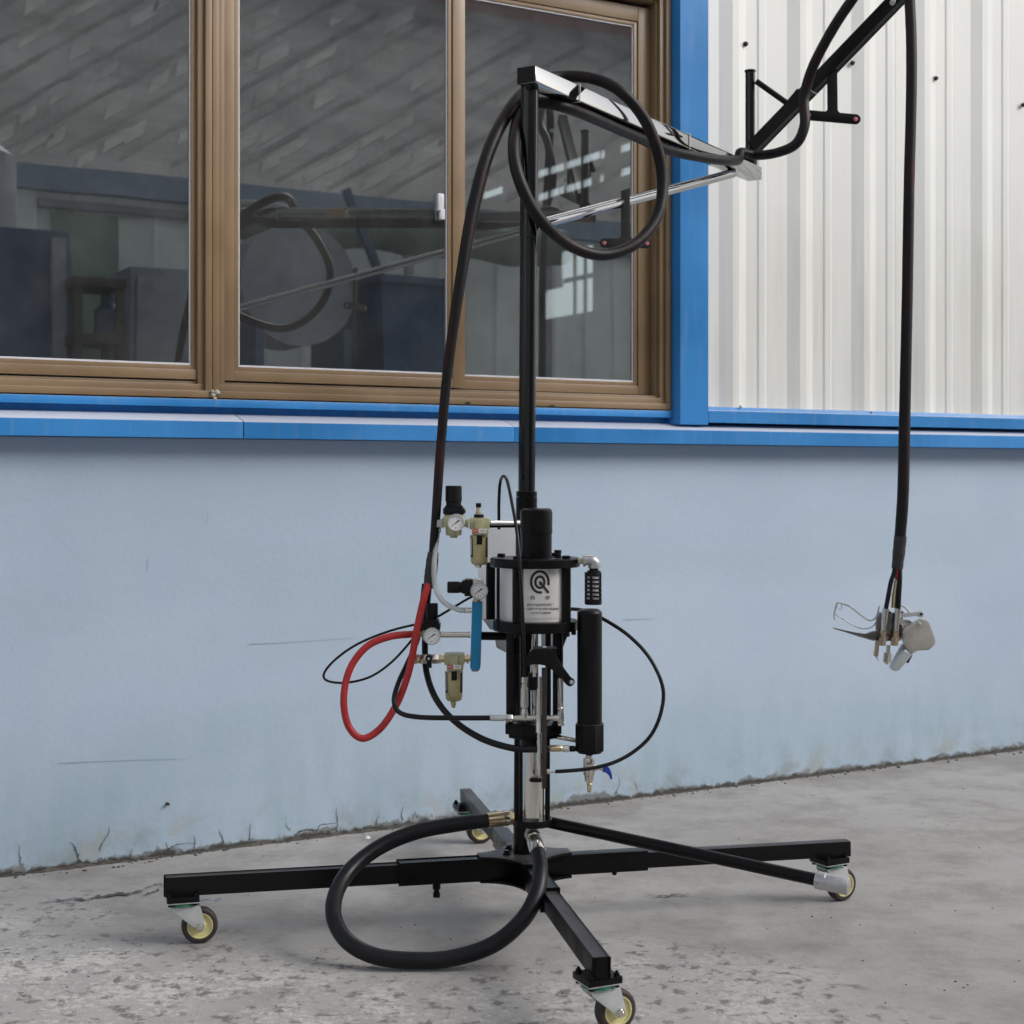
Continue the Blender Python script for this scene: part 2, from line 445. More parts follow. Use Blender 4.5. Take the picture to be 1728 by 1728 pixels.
for pts, w0 in [([(349, 884), (350, 874), (349, 864)], .0024), ([(250, 962), (249, 950), (250, 940)], .0023), ([(20, 1098), (21, 1090)], .0022), ([(216, 772), (224, 777)], .0022), ([(1705, 1222), (1712, 1219)], .0024), ([(1050, 1046), (1110, 1044)], .0016)]:
    crack(pts, w0)
for pts, w0 in [([(36, 1461), (34, 1445), (32, 1424)], .005), ([(136, 1456), (130, 1440), (124, 1426), (116, 1421)], .007), ([(168, 1436), (174, 1420), (183, 1408), (184, 1392)], .004),
                ([(218, 1449), (221, 1440), (224, 1431)], .006), ([(286, 1436), (283, 1428), (281, 1421)], .006), ([(328, 1432), (329, 1420), (328, 1408)], .004),
                ([(377, 1422), (374, 1412), (369, 1400)], .006), ([(421, 1418), (422, 1402), (423, 1390)], .004), ([(498, 1412), (505, 1404), (520, 1400), (535, 1402), (541, 1392), (556, 1390), (567, 1389)], .006),
                ([(568, 1404), (570, 1390), (568, 1372), (568, 1362)], .005), ([(570, 1396), (556, 1402), (545, 1404)], .004), ([(490, 1402), (484, 1394), (482, 1386)], .003),
                ([(635, 1394), (636, 1384), (640, 1375)], .004), ([(680, 1386), (678, 1372), (682, 1360)], .004), ([(704, 1380), (700, 1368)], .004),
                ([(100, 1288), (170, 1285), (250, 1282), (318, 1281)], .0018), ([(420, 1087), (470, 1085), (530, 1081), (600, 1076)], .0018),
                ([(262, 1437), (285, 1432), (296, 1426), (312, 1423), (332, 1423)], .004), ([(1040, 1338), (1046, 1322), (1044, 1306)], .003), ([(1075, 1332), (1072, 1318)], .003)]:
    crack(pts, w0)
bm = new(); q = WL(282, 1357, 0); rod(bm, q + V((0, .01, 0)), q + V((0, -.012, .002)), .0055, .004, 10)
bpart('anchor_stub', bm, M['brown_bar'])
# the projecting blue drip ledge, in folded lengths
for k, (a, b) in enumerate([(S0, W(411, 720, .07)[0] - .0012), (W(411, 720, .07)[0] + .0012, W(868, 725, .07)[0] - .0008), (W(868, 725, .07)[0] + .0008, 5.1), (5.103, S1)]):
    bm = new()
    dz = .0012 * (k % 2)
    prism(bm, [(a, -.07 - dz, 1.1015), (a, -.07 - dz, 1.1445), (a, -.066, 1.1475), (a, .0, 1.1665), (a, .05, 1.1665), (a, .05, 1.1015)], (b - a, 0, 0), .0012)
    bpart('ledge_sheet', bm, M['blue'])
bm = new(); box(bm, S0, 2.046, .012, .22, 1.1672, 1.184); bpart('sill_trim', bm, M['blue'])
bm = new(); box(bm, S0, 2.0455, -.022, .22, 1.1845, 1.2055, .0015); bpart('sill_trim', bm, M['blue'])
# corner column, flashing, cladding
bm = new(); prism(bm, [(2.036, -.012, 1.163), (2.0395, -.012, 1.163), (2.0475, -.05, 1.163), (2.156, -.05, 1.163), (2.156, .2, 1.163), (2.036, .2, 1.163)], (0, 0, TOP - 1.163), .0015)
bpart('column', bm, M['blue'])
bm = new(); prism(bm, [(2.1575, -.05, 1.171), (2.1575, -.05, 1.208), (2.1575, -.044, 1.21), (2.1575, -.037, 1.2215), (2.1575, .05, 1.2215), (2.1575, .05, 1.171)], (S1 - 2.1575, 0, 0), .001)
bpart('flashing', bm, M['blue'])
SH = .28
def sheet(s0, k, z0, z1, mt, par, right=None):      # one ribbed sheet: k ribs
    bm = new(); pts = [(s0, 0, z0)]
    for i in range(k):
        b = s0 + SH * i + .138
        pts += [(b - .060, 0, z0), (b - .013, -.0115, z0), (b + .012, -.0115, z0), (b + .050, 0, z0), (b + .094, 0, z0), (b + .101, -.003, z0), (b + .125, -.003, z0), (b + .132, 0, z0)]
    pts += [(s0 + SH * k - .0008, 0, z0), (s0 + SH * k - .0008, .04, z0), (s0, .04, z0)]
    prism(bm, pts, (0, 0, z1 - z0))
    return obj('cladding_sheet', bm, mt, par, ang=10)
s0 = 2.1575
for k in range(10):
    if s0 + SH * 3 > S1: break
    sheet(s0, 3, 1.2, TOP, M['clad'], BLD); s0 += SH * 3
bm = new(); box(bm, s0, S1, 0, .04, 1.2, TOP); bpart('cladding_sheet', bm, M['clad'])
s0 = -1.62 - SH * 3
while s0 > S0 - .8: sheet(s0, 3, 1.206, TOP, M['clad'], BLD); s0 -= SH * 3
bm = new(); box(bm, -1.62, 2.0355, .0, .06, 2.535, TOP); bpart('header_panel', bm, M['clad'])
for u, v in [(1259, 74), (1439, 106), (1580, 132), (1727, 177)]:
    q = WL(u, v, .010); bm = new()
    lathe(bm, q + V((0, .004, 0)), (0, -1, 0), [(0, .0085), (.003, .0085), (.0035, .006), (.009, .0058), (.010, .004)], 12)
    bpart('screw', bm, M['dark'])
for u, v in [(1251, 686), (1473, 695)]:
    q = WL(u, v, .046); bm = new()
    lathe(bm, q + V((0, .004, 0)), (0, -1, 0), [(0, .005), (.003, .0045), (.005, .002)], 10)
    bpart('rivet', bm, M['zinc'])
for u, v in [(790, 680), (932, 685)]:
    q = WL(u, v, .02); bm = new(); box(bm, q.x - .008, q.x + .008, -.0195, -.016, q.z - .003, q.z + .003)
    bpart('drain_slot', bm, M['dark'])
bm = new(); q = WL(362, 664, .022)
for dx, dz, rr in ((.006, .004, .008), (-.004, -.004, .007), (.001, -.014, .006), (-.006, .006, .005), (.012, .002, .004)):
    bmesh.ops.create_icosphere(bm, subdivisions=2, radius=rr, matrix=Matrix.Translation(q + V((dx, 0, dz))) @ Matrix.Diagonal((1, .6, .85, 1)))
bpart('sealant_blob', bm, M['putty'])

# windows
ZB, ZT = 1.2095, 2.531
def window(a, b, label):
    """outer frame between a and b; stepped profile"""
    bm = new()
    for (t, z, y) in ((.018, 0, -.018), (.030, .0185, -.008), (.012, .049, .02)):
        z0 = ZB + z; z1 = ZT - z
        pass
    def ring(i0, i1, y0, y1):
        box(bm, a + i0, b - i0, y0, y1, ZB + i0, ZB + i1, .0012)
        box(bm, a + i0, b - i0, y0, y1, ZT - i1, ZT - i0, .0012)
        box(bm, a + i0, a + i1, y0 + .0004, y1, ZB + i1, ZT - i1, .0012)
        box(bm, b - i1, b - i0, y0 + .0004, y1, ZB + i1, ZT - i1, .0012)
    ring(0, .0178, -.018, .09)
    ring(.0182, .036, -.008, .085)
    ring(.0364, .0435, .004, .085)
    return obj('window', bm, M['brown'], BLD, label=label)
def sash(win, a, b, yf, rail=.039, lst=.045, rst=.045, latch=None):
    """one glazed sash: stiles, rails, stepped bead, gasket and pane; yf is its front face"""
    z0, z1 = 1.2575, 2.475
    bm = new()
    box(bm, a, a + lst - .014, yf, yf + .028, z0, z1, .0015)
    box(bm, b - rst + .014, b, yf, yf + .028, z0, z1, .0015)
    box(bm, a + lst - .014, b - rst + .014, yf + .0005, yf + .028, z0, z0 + rail - .013, .0015)
    box(bm, a + lst - .014, b - rst + .014, yf + .0005, yf + .028, z1 - rail - .008, z1, .0015)
    # glazing bead, 5 mm back
    box(bm, a + lst - .0138, a + lst, yf + .005, yf + .026, z0 + rail - .0128, z1 - rail - .0082, .0015)
    box(bm, b - rst, b - rst + .0138, yf + .005, yf + .026, z0 + rail - .0128, z1 - rail - .0082, .0015)
    box(bm, a + lst, b - rst, yf + .005, yf + .026, z0 + rail - .0128, z0 + rail, .0015)
    box(bm, a + lst, b - rst, yf + .005, yf + .026, z1 - rail - .021, z1 - rail - .0082, .0015)
    obj('sash', bm, M['brown'], win)
    pa, pb, pz0, pz1 = a + lst, b - rst, z0 + rail, z1 - rail - .021
    bm = new(); gk = .0045
    def strip(x0, x1, y0, y1):
        box(bm, x0, x1, yf + .0085, yf + .013, y0, y1)
    strip(pa + .0002, pb - .0002, pz0 + .0002, pz0 + gk); strip(pa + .0002, pb - .0002, pz1 - gk, pz1)
    strip(pa + .0002, pa + gk * .8, pz0 + gk, pz1 - gk); strip(pb - gk * .8, pb - .0002, pz0 + gk, pz1 - gk)
    obj('gasket', bm, M['gasket'], win)
    bm = new(); box(bm, pa - .004, pb + .004, yf + .0135, yf + .0185, pz0 - .004, pz1 + .004)
    obj('pane', bm, M['glass'], win)
w1 = window(-1.62, .5425, 'brown framed window whose glass mirrors the yard, at the left of the mullion')
sash(w1, -1.578, -.55, .032)
sash(w1, -.60, .4985 + .041, -.002, lst=.05, rst=.048)
w2 = window(.5440, 2.0355, 'brown framed sliding window behind the mast with two panes')
sash(w2, .577, 1.3120, -.002, lst=.047, rst=.054)
sash(w2, 1.270, 1.991, .032, lst=.043, rst=.060)
bm = new(); q = WL(741, 345, -.01); box(bm, q.x - .010, q.x + .010, -.004, .012, q.z - .02, q.z + .03, .003); box(bm, q.x - .004, q.x + .012, -.006, .008, q.z - .045, q.z - .015, .003)
obj('latch', bm, M['gasket'], w2)
# shell of the hall: floor, back wall, end walls, roof; the end wall has strip lights and a window onto the sky
bm = new(); box(bm, S0 + .05, S1 - .05, .25, DEP, .004, .02); bpart('hall_floor', bm, M['hall_floor'])
bm = new(); box(bm, S0, S1, DEP, DEP + .2, 0, TOP); bpart('back_wall', bm, M['hall_white'])
bm = new(); box(bm, S0, S0 + .2, .25, DEP - .01, .0, TOP); bpart('end_wall', bm, M['hall_white'])
bm = new(); box(bm, S0 - .3, S1 + .3, -.35, DEP + .4, TOP + .005, TOP + .15); bpart('roof', bm, M['fascia'])
for k in range(8):
    bm = new(); a = S0 + 1.5 + k * 2.3; box(bm, a, a + .14, .3, DEP - .05, TOP - .38, TOP - .01); bpart('roof_beam', bm, M['grey_machine'])
# end wall at s = S1 - .2 built as bands round the openings
def endwall_hit(u, v):                    # where the photo ray through u, v meets that wall
    a, b = (u - CX) / F, (HV - v) / F
    x0 = V((0, 0)) - P0; o = V((x0.dot(U2), x0.dot(-N2))); d = V((V((a, 1)).dot(U2), V((a, 1)).dot(-N2)))
    t = (S1 - .2 - o.x) / d.x
    return o.y + d.y * t, 1 + b * t
holes = []
for row in ([(908, 925, 291), (929, 952, 284), (956, 980, 275), (984, 1012, 265), (1014, 1020, 260), (1048, 1074, 247), (815, 848, 325)],
            [(908, 925, 331), (929, 952, 323), (956, 980, 315), (984, 998, 308), (1013, 1018, 300), (1048, 1075, 287)]):
    for u0, u1, v in row:
        y0, z0 = endwall_hit(u0, v + (u1 - u0) * .16); y1, z1 = endwall_hit(u1, v - (u1 - u0) * .16)
        zc = (z0 + z1) / 2
        holes.append((min(y0, y1), max(y0, y1), zc - .05, zc + .05))
ya, za = endwall_hit(921, 535); yb, zb = endwall_hit(1000, 525); _, zt = endwall_hit(1000, 412); ym, _ = endwall_hit(948, 500); _, zs = endwall_hit(935, 487)
holes += [(yb, ym, zb, zt), (ym, ya, zb, zs)]
ys = sorted({.25, DEP - .01, *[h[0] for h in holes], *[h[1] for h in holes]}); zs_ = sorted({0., TOP, *[h[2] for h in holes], *[h[3] for h in holes]})
bm = new()
for y0, y1 in zip(ys, ys[1:]):
    run = None
    for z0, z1 in zip(zs_, zs_[1:]):
        cy, cz = (y0 + y1) / 2, (z0 + z1) / 2
        solid = not any(h[0] < cy < h[1] and h[2] < cz < h[3] for h in holes)
        if solid and run is None: run = z0
        if not solid and run is not None: box(bm, S1 - .2, S1 - .165, y0, y1, run, z0); run = None
    if run is not None: box(bm, S1 - .2, S1 - .165, y0, y1, run, TOP)
bpart('end_wall', bm, M['hall_white'])
for t in (.33, .67):
    bm = new(); y = yb + (ym - yb) * t; box(bm, S1 - .16, S1 - .14, y - .03, y + .03, zb, zt); bpart('glazing_bar', bm, M['dark'])
bm = new(); zz = zb + (zt - zb) * .55; box(bm, S1 - .1625, S1 - .1425, yb, ym, zz - .03, zz + .03); bpart('glazing_bar', bm, M['dark'])

# dirt and scraps along the foot of the wall
bm = new(); pr = []
k = 260
for i in range(k + 1):
    s = -1.0 + i * 6.2 / k
    h = .0015 + .0045 * abs(random.gauss(0, 1)) * (1.2 if s < 1.2 else .5)
    wd = .006 + .012 * random.random() ** 2
    pr.append([V((s, .002, h)), V((s, -wd * .4, h * .8)), V((s, -wd, -.001))])
for a, b in zip(pr, pr[1:]):
    va = [bm.verts.new(q) for q in a]; vb = [bm.verts.new(q) for q in b]
    for i in range(2): bm.faces.new((va[i], vb[i], vb[i + 1], va[i + 1]))
Mb = Matrix.Translation((P0.x, P0.y, 0)) @ Matrix.Rotation(math.atan2(U2.y, U2.x), 4, 'Z')
bmesh.ops.transform(bm, matrix=Mb, verts=bm.verts[:])
bmesh.ops.remove_doubles(bm, verts=bm.verts[:], dist=.0001)
obj('dirt', bm, M['dirt'], label='line of dry dirt along the foot of the pale blue wall', kind='stuff')
def gp(u, v): return P(u, v, F / (v - HV))
bm = new(); q = gp(620, 1416)
prism(bm, [q + V((-.008, 0, .001)), q + V((.0, .008, .007)), q + V((.009, .004, .002)), q + V((.002, -.005, .0012))], (0, .001, .0015))
obj('paper_scrap', bm, M['paper'], label='small white scrap lying by the wall behind the hose loop', cat='litter', flat=True)
GR = bpy.data.objects['ground']
for pts, w0 in (([(60, 1527), (105, 1521), (150, 1519), (185, 1512), (228, 1508), (258, 1497), (280, 1494)], .012), ([(278, 1495), (262, 1507), (240, 1512)], .007), ([(1090, 1512), (1130, 1514), (1165, 1511)], .006)):
    bm = new(); pp = spline([gp(u, v) + V((0, 0, .004)) for u, v in pts], 7); a = []; b = []
    for i, p in enumerate(pp):
        ww = w0 * random.uniform(.1, 1) * math.sin(math.pi * (i + .4) / (len(pp) - .2)) * .5 + .0005
        j = V((random.uniform(-.004, .004), random.uniform(-.012, .012), 0)); a.append(bm.verts.new(p + j + V((0, ww * 2.2, 0)))); b.append(bm.verts.new(p + j - V((0, ww * 2.2, 0))))
    for i in range(len(a) - 1): bm.faces.new((a[i], a[i + 1], b[i + 1], b[i]))
    obj('crack', bm, M['crack'], GR, flat=True)
bm = new()
for i in range(330):
    q = P0.to_3d() + U2.to_3d() * random.uniform(-.4, 4.5) + N2.to_3d() * (.006 + .05 * random.random() ** 3)
    rr = random.uniform(.0012, .0048) * (1.4 if random.random() < .1 else 1)
    bmesh.ops.create_icosphere(bm, subdivisions=1, radius=rr, matrix=Matrix.Translation(q + V((0, 0, rr * .3))) @ Matrix.Rotation(random.random() * 6, 4, 'Z') @ Matrix.Diagonal((1.4, .9, .6, 1)))
for i in range(110):
    u = random.uniform(-60, 1780); v = random.uniform(1330, 1790)
    if v < 1480 - .1244 * u + 6: continue
    q = gp(u, v); rr = random.uniform(.0009, .0026)
    bmesh.ops.create_icosphere(bm, subdivisions=1, radius=rr, matrix=Matrix.Translation(q + V((0, 0, rr * .3))) @ Matrix.Rotation(random.random() * 6, 4, 'Z') @ Matrix.Diagonal((1.3, .8, .6, 1)))
obj('gravel', bm, M['dirt'], label='loose grit scattered on the concrete yard', kind='stuff', flat=True)

# ------------------------------------------------------------------ across the yard (seen mirrored in the window glass)
def MR(u, v, D):                          # a mirrored point at photo pixel u, v is really D metres out in the yard
    s, z = W(u, v, -D)
    return s, z
YD = 7.5
SHED = root('opposite_shed', (P0.x, P0.y, 0), 'white ribbed shed with grey tiled roof mirrored in the brown windows', 'building', rz=math.atan2(U2.y, U2.x), frame=(0, 0, 0))
eave = MR(0, 315, YD)[1]
bm = new(); pts = [(-9, -YD, 0)]
s0 = -9
while s0 < 26: pts += [(s0 + .2, -YD, 0), (s0 + .22, -YD + .03, 0), (s0 + .25, -YD + .03, 0), (s0 + .27, -YD, 0)]; s0 += .3
pts += [(26, -YD, 0), (26, -YD - .2, 0), (-9, -YD - .2, 0)]
prism(bm, pts, (0, 0, eave)); obj('wall', bm, M['shed_white'], SHED, ang=20)
bm = new(); box(bm, -9.3, 26.3, -YD + .05, -YD + .16, eave - .01, eave + .17); obj('fascia', bm, M['fascia'], SHED)
sl = math.tan(R(33)); RUN = 5.6
bm = new(); y1 = -YD + .14
prism(bm, [(-9.4, y1, eave + .12), (-9.4, y1 - RUN, eave + .12 + RUN * sl), (-9.4, y1 - RUN, eave + .0 + RUN * sl), (-9.4, y1, eave)], (36, 0, 0)); obj('roof', bm, M['tile'], SHED)
def RF(u, v, lift):                       # point of the roof slope mirrored at photo pixel u, v
    a, b = (u - CX) / F, (HV - v) / F
    k1 = -(a * N2.x + N2.y); k0 = P0.dot(N2)          # distance out from the facade = k0 + k1 * t
    t = (eave + .122 + sl * (k0 + y1) - 1) / (b - sl * k1)
    D_ = k0 + k1 * t
    q = V((a * t, t)) - P0
    return V((q.dot(U2), -D_, 1 + b * t + lift))
def onroof(pts, lift, mi):
    q = [RF(u, v, 0) for u, v in pts]
    if any(p.y > y1 - .03 or p.y < y1 - RUN + .03 for p in q): return
    n0 = len(bm.faces); prism(bm, q, (0, 0, lift))
    bm.faces.ensure_lookup_table()
    for f in bm.faces[n0:]: f.material_index = mi
bm = new()
for k in range(-6, 16):
    v0 = 40 + 62 * k
    for j in range(30):                   # dark laps running across the slope, broken into lengths
        u0 = -60 + j * 44; u1 = u0 + 41
        f = lambda u: v0 - .56 * (u - 600)
        wv = random.uniform(7, 12)
        onroof([(u0, f(u0)), (u1, f(u1)), (u1, f(u1) + wv), (u0, f(u0) + wv)], .004, 2)
        if random.random() < .55:
            h = random.uniform(14, 30); g0 = random.uniform(14, 24); x0 = u0 + random.uniform(0, 16); x1 = x0 + random.uniform(26, 60)
            onroof([(x0, f(x0) + g0 + h), (x1, f(x1) + g0 + h), (x1 + 6, f(x1) + g0), (x0 + 6, f(x0) + g0)], .006, 1)
o = obj('roof_tiles', bm, [M['tile'], M['tile_light'], M['tile_dark']], SHED, flat=True); o['kind'] = 'stuff'
bm = new(); box(bm, -9.4, 26.4, y1 - RUN - .5, y1 - RUN + .02, eave + RUN * sl - .3, eave + RUN * sl + 1.0); obj('ridge_board', bm, M['ridge_red'], SHED)
a, _ = MR(85, 480, YD); b, zt = MR(196, 368, YD)
bm = new(); box(bm, a, b, -YD + .045, -YD + .08, .02, zt); d_ = obj('door', bm, M['door_green'], SHED)
bm = new(); box(bm, a + .75, a + .79, -YD + .082, -YD + .1, .05, zt - .05); obj('door_rail', bm, M['shed_white'], d_)
bm = new(); box(bm, a - .1, 26, -YD + .035, -YD + .1, zt + .03, zt + .09); obj('wall_rail', bm, M['grey_machine'], SHED)

def yard_root(name, s, D, label, cat): return root(name, (P0.x + U2.x * s + N2.x * D, P0.y + U2.y * s + N2.y * D, 0), label, cat, rz=math.atan2(U2.y, U2.x), frame=(s, -D, 0))
D = 6.0
a, z1 = MR(-60, 398, D); b, _ = MR(86, 400, D); c, _ = MR(128, 600, D)
t = yard_root('steel_hopper', (a + b) / 2, D, 'navy steel hopper with sloping side mirrored in the leftmost window pane', 'hopper')
bm = new(); prism(bm, [(a, -D + .5, .25), (c, -D + .5, .25), (b, -D + .5, z1), (a, -D + .5, z1)], (0, -1, 0), .01); obj('shell', bm, M['navy'], t)
q, _ = MR(66, 480, D); bm = new(); box(bm, q - .04, q + .04, -D + .503, -D + .56, .28, z1 - .05); obj('stiffener', bm, M['grey_machine'], t)
for x in (a + .1, c - .1):
    for y in (-D + .4, -D - .4):
        bm = new(); box(bm, x - .05, x + .05, y - .05, y + .05, 0, .249); obj('leg', bm, M['navy'], t)
bm = new(); lathe(bm, ((a + b) / 2 - .3, -D, z1 + .001), (0, 0, 1), [(0, .35), (.5, .35), (.62, .2), (.62, .12)]); obj('lid', bm, M['grey_machine'], t)
a, z1 = MR(203, 455, D); b, _ = MR(322, 452, D)
t = yard_root('control_cabinet', (a + b) / 2, D, 'grey electrical cabinet mirrored at the lower right of the leftmost pane', 'cabinet')
bm = new(); box(bm, a, b, -D - .25, -D + .25, .1, z1, .01); obj('body', bm, M['grey_machine'], t)
bm = new(); box(bm, a + .04, b - .04, -D + .2505, -D + .27, .2, z1 - .06, .004); obj('door', bm, M['grey_machine'], t)
bm = new(); box(bm, b - .14, b - .11, -D + .2705, -D + .3, z1 * .5, z1 * .5 + .16); obj('handle', bm, M['silver'], t)
bm = new(); box(bm, a + .02, b - .02, -D - .23, -D + .23, 0, .0995); obj('plinth', bm, M['navy'], t)
a, z1 = MR(112, 470, D - .6); b, z0 = MR(200, 600, D - .6); D_ = D - .6
t = yard_root('bench', (a + b) / 2, D_, 'small dark pump bench mirrored between the navy hopper and the grey cabinet', 'bench')
bm = new(); box(bm, a, b, -D_ - .2, -D_ + .2, z1 - .06, z1, .005); obj('top', bm, M['brown_bar'], t)
bm = new(); box(bm, a, b, -D_ - .2, -D_ + .2, z1 - .40, z1 - .34, .005); obj('shelf', bm, M['brown_bar'], t)
for x in (a + .03, b - .03):
    for y in (-D_ - .16, -D_ + .16):
        bm = new(); box(bm, x - .025, x + .025, y - .02, y + .02, 0, z1 - .0605); obj('leg', bm, M['brown_bar'], t)
bm = new(); hx = (a + b) / 2; lathe(bm, (hx + .1, -D_, z1 - .3395), (0, 0, 1), [(0, .09), (.16, .09), (.2, .05), (.24, .05)]); obj('pump_pot', bm, M['navy'], t)
s, z1 = MR(490, 485, D)
t = yard_root('hose_reel', s, D, 'large grey round reel mirrored in the middle window pane', 'reel')
bm = new(); lathe(bm, (s, -D + .2, z1), (0, -1, 0), [(0, .30), (0, .42), (.03, .42), (.03, .12), (.37, .12), (.37, .42), (.40, .42), (.40, .30)], 40); obj('drum', bm, M['grey_machine'], t)
for x in (-.32, .32):
    bm = new(); box(bm, s + x - .03, s + x + .03, -D - .3, -D + .28, 0, z1 - .3); obj('stand', bm, M['navy'], t)
a, z1 = MR(606, 488, D); b, _ = MR(728, 492, D)
t = yard_root('steel_bin', (a + b) / 2, D, 'navy tilting bin with rim handle mirrored beside the grey reel', 'bin')
bm = new(); prism(bm, [(a + .06, -D + .4, .12), (b - .14, -D + .4, .12), (b - .05, -D + .4, z1), (a, -D + .4, z1)], (0, -.8, 0), .01); obj('shell', bm, M['navy'], t)
bm = new(); box(bm, a - .03, b + .05, -D - .45, -D + .45, z1 + .0005, z1 + .06, .01); obj('rim', bm, M['navy'], t)
bm = new(); beam(bm, (a - .02, -D + .43, z1 + .03), (a - .28, -D + .43, z1 + .62), .05, .05); obj('handle', bm, M['navy'], t)
for x in (a + .15, b - .25):
    bm = new(); box(bm, x - .06, x + .06, -D - .3, -D + .3, 0, .119); obj('foot', bm, M['brown_bar'], t)
a, z1 = MR(390, 365, D + .9); b, z0 = MR(960, 425, D + .9); D_ = D + .9
bm = new()
pp = []
for i in range(30):
    x = a + (b - a) * i / 29; pp.append(V((x, -D_, (z1 + z0) / 2 + .02 * math.sin(i * .7))))
tube(bm, pp, .15, n=12, step=3, wob=.02)  # added roll, standing in for a dark band mirrored in the glass
t = yard_root('dark_band', (a + b) / 2, D_, 'added dark green tarpaulin on posts mirrored across the middle pane', 'placeholder')
obj('roll', bm, M['dark_green'], t)
for x in (a + .15, (a + b) / 2, b - .15):
    bm = new(); box(bm, x - .03, x + .03, -D_ - .03, -D_ + .03, 0, z0 + .05); obj('post', bm, M['grey_machine'], t)

# ------------------------------------------------------------------ the wheeled paint sprayer
C0 = V((.028, 3.46, 0))
SPR = root('paint_sprayer', C0, 'black wheeled airless paint sprayer with tall mast, boom and silver air motor', 'paint sprayer')
def part(name, bm, m, par=None, **k): return obj(name, bm, m, par or SPR, **k)

AX = [V((-.9763, -.2164, 0)), V((.9763, .2164, 0)), V((.178, -.984, 0)), V((-.199, .980, 0))]   # left, right, front, rear
LL = [.787, .783, .735, .784]
ZL0, ZL1 = .108, .144
for a, L in zip(AX, LL):
    c = C0 + V((0, 0, (ZL0 + ZL1) / 2))
    bm = new(); beam(bm, c + a * .05, c + a * L, .030, ZL1 - ZL0, .0025); lg = part('leg', bm, M['black_dusty'])
    bm = new(); q = c + a * (L + .0006)                        # recessed plastic end plug
    beam(bm, q - a * .004, q, .024, .030, .003); part('end_cap', bm, M['black'], lg)
    bm = new(); beam(bm, c + a * .02, c + a * .285, .0375, .0455, .0025); part('leg_sleeve', bm, M['black'])
bm = new(); q = C0 + AX[0] * .2 + V((0, 0, .1035)); lathe(bm, q, (0, 0, -1), [(0, .009), (.018, .009), (.018, .006), (.024, .006), (.026, .008), (.036, .008)], 14); part('locking_bolt', bm, M['black'])
bm = new(); q = C0 + AX[1] * .21 + V((0, 0, .1035)); lathe(bm, q, (0, 0, -1), [(0, .006), (.008, .006), (.010, .004)], 12); part('locking_bolt', bm, M['black'])
def gusset(z0, z1, ext):
    bm = new(); pts = []
    order = [AX[1], AX[3], AX[0], AX[2]]
    for i, a in enumerate(order):
        b = order[(i + 1) % 4]
        pts += [a * ext + a.cross(V((0, 0, 1))) * .020, a * ext - a.cross(V((0, 0, 1))) * .020]
        for k in range(1, 8):
            t = k / 8
            p, q = a * (ext * .97) + b * .020, b * (ext * .97) + a * .020
            m = (a + b) * .036
            pts.append(p * (1 - t) ** 2 + m * 2 * t * (1 - t) + q * t * t)
    prism(bm, [C0 + p + V((0, 0, z0)) for p in pts], (0, 0, z1 - z0), .001)
    return bm
part('gusset_plate', gusset(.1492, .1555, .105), M['black_dusty'])
part('gusset_plate', gusset(.0972, .1028, .105), M['black'])
# casters: one modelled at the origin (trailing along +x), then copied
def caster_proto():
    ct = V((.036, 0, .0385)); rw = .0385
    bm = new()
    for sgn in (-1, 1):                  # two cheeks of the fork
        y = sgn * .0185
        prism(bm, [V((-.024, y, .0835)), V((.036, y, .0835)), V((.045, y, .050)), V((.0455, y, .036)), V((.040, y, .0285)), V((.032, y, .0290)), V((.0255, y, .036)), V((-.020, y, .074))], (0, .0022 * sgn, 0), .0006)
    box(bm, -.024, .034, -.0185, .0185, .0808, .0837, .001)
    f = obj('caster', bm, M['zinc'], SPR, origin=(0, 0, 0))
    ORG[f] = V((0, 0, 0))
    bm = new(); lathe(bm, (0, 0, .084), (0, 0, 1), [(0, .026), (.002, .030), (.007, .029), (.0082, .026)], 28); obj('swivel_ring', bm, M['green'], f)
    bm = new(); box(bm, -.033, .033, -.031, .031, .0924, .0948, .0008); obj('mounting_plate', bm, M['zinc'], f)
    bm = new(); box(bm, -.034, .034, -.032, .032, .0950, .1076, .0015)
    obj('foot_plate', bm, M['black'], f)
    for sx in (-1, 1):
        for sy in (-1, 1):
            bm2 = new(); lathe(bm2, (sx * .026, sy * .024, .1078), (0, 0, 1), [(0, .006), (.005, .006), (.0055, .003), (.009, .003)], 6)
            obj('bolt', bm2, M['black'], f)
            bm2 = new(); lathe(bm2, (sx * .026, sy * .024, .0922), (0, 0, -1), [(0, .0055), (.005, .0055)], 6); obj('nut', bm2, M['black'], f)
    ay = (0, -1, 0); o = ct + V((0, .0125, 0))
    bm = new(); lathe(bm, o, ay, [(0, .0268), (.0, .034), (.0025, .0372), (.006, rw), (.019, rw), (.0225, .0372), (.025, .034), (.025, .0268)], 40, caps=False); obj('tyre', bm, M['tyre'], f)
    bm = new(); lathe(bm, o, ay, [(.001, 0), (.001, .024), (-.0006, .0252), (-.0006, .0273), (.0256, .0273), (.0256, .0252), (.022, .024), (.020, .014), (.0235, .012), (.0235, .0)], 36); obj('wheel_hub', bm, M['cream'], f)
    bm = new(); o = ct + V((0, -.0209, 0)); lathe(bm, o, ay, [(0, .0085), (.0015, .0085), (.0018, .0068), (.0068, .0062), (.0072, .004), (.010, .0036)], 12); obj('axle_bolt', bm, M['steel'], f)
    bm = new(); lathe(bm, ct + V((0, .021, 0)), (0, 1, 0), [(0, .0075), (.006, .007)], 8); obj('axle_nut', bm, M['zinc'], f)
    return f
cf = caster_proto()
spots = []
for i, (a, L, ang) in enumerate(zip(AX, LL, (15.5, 30, 25, 18))):
    q = C0 + a * (L - (.036, .048, .030, .036)[i]); spots.append((q, R(ang)))
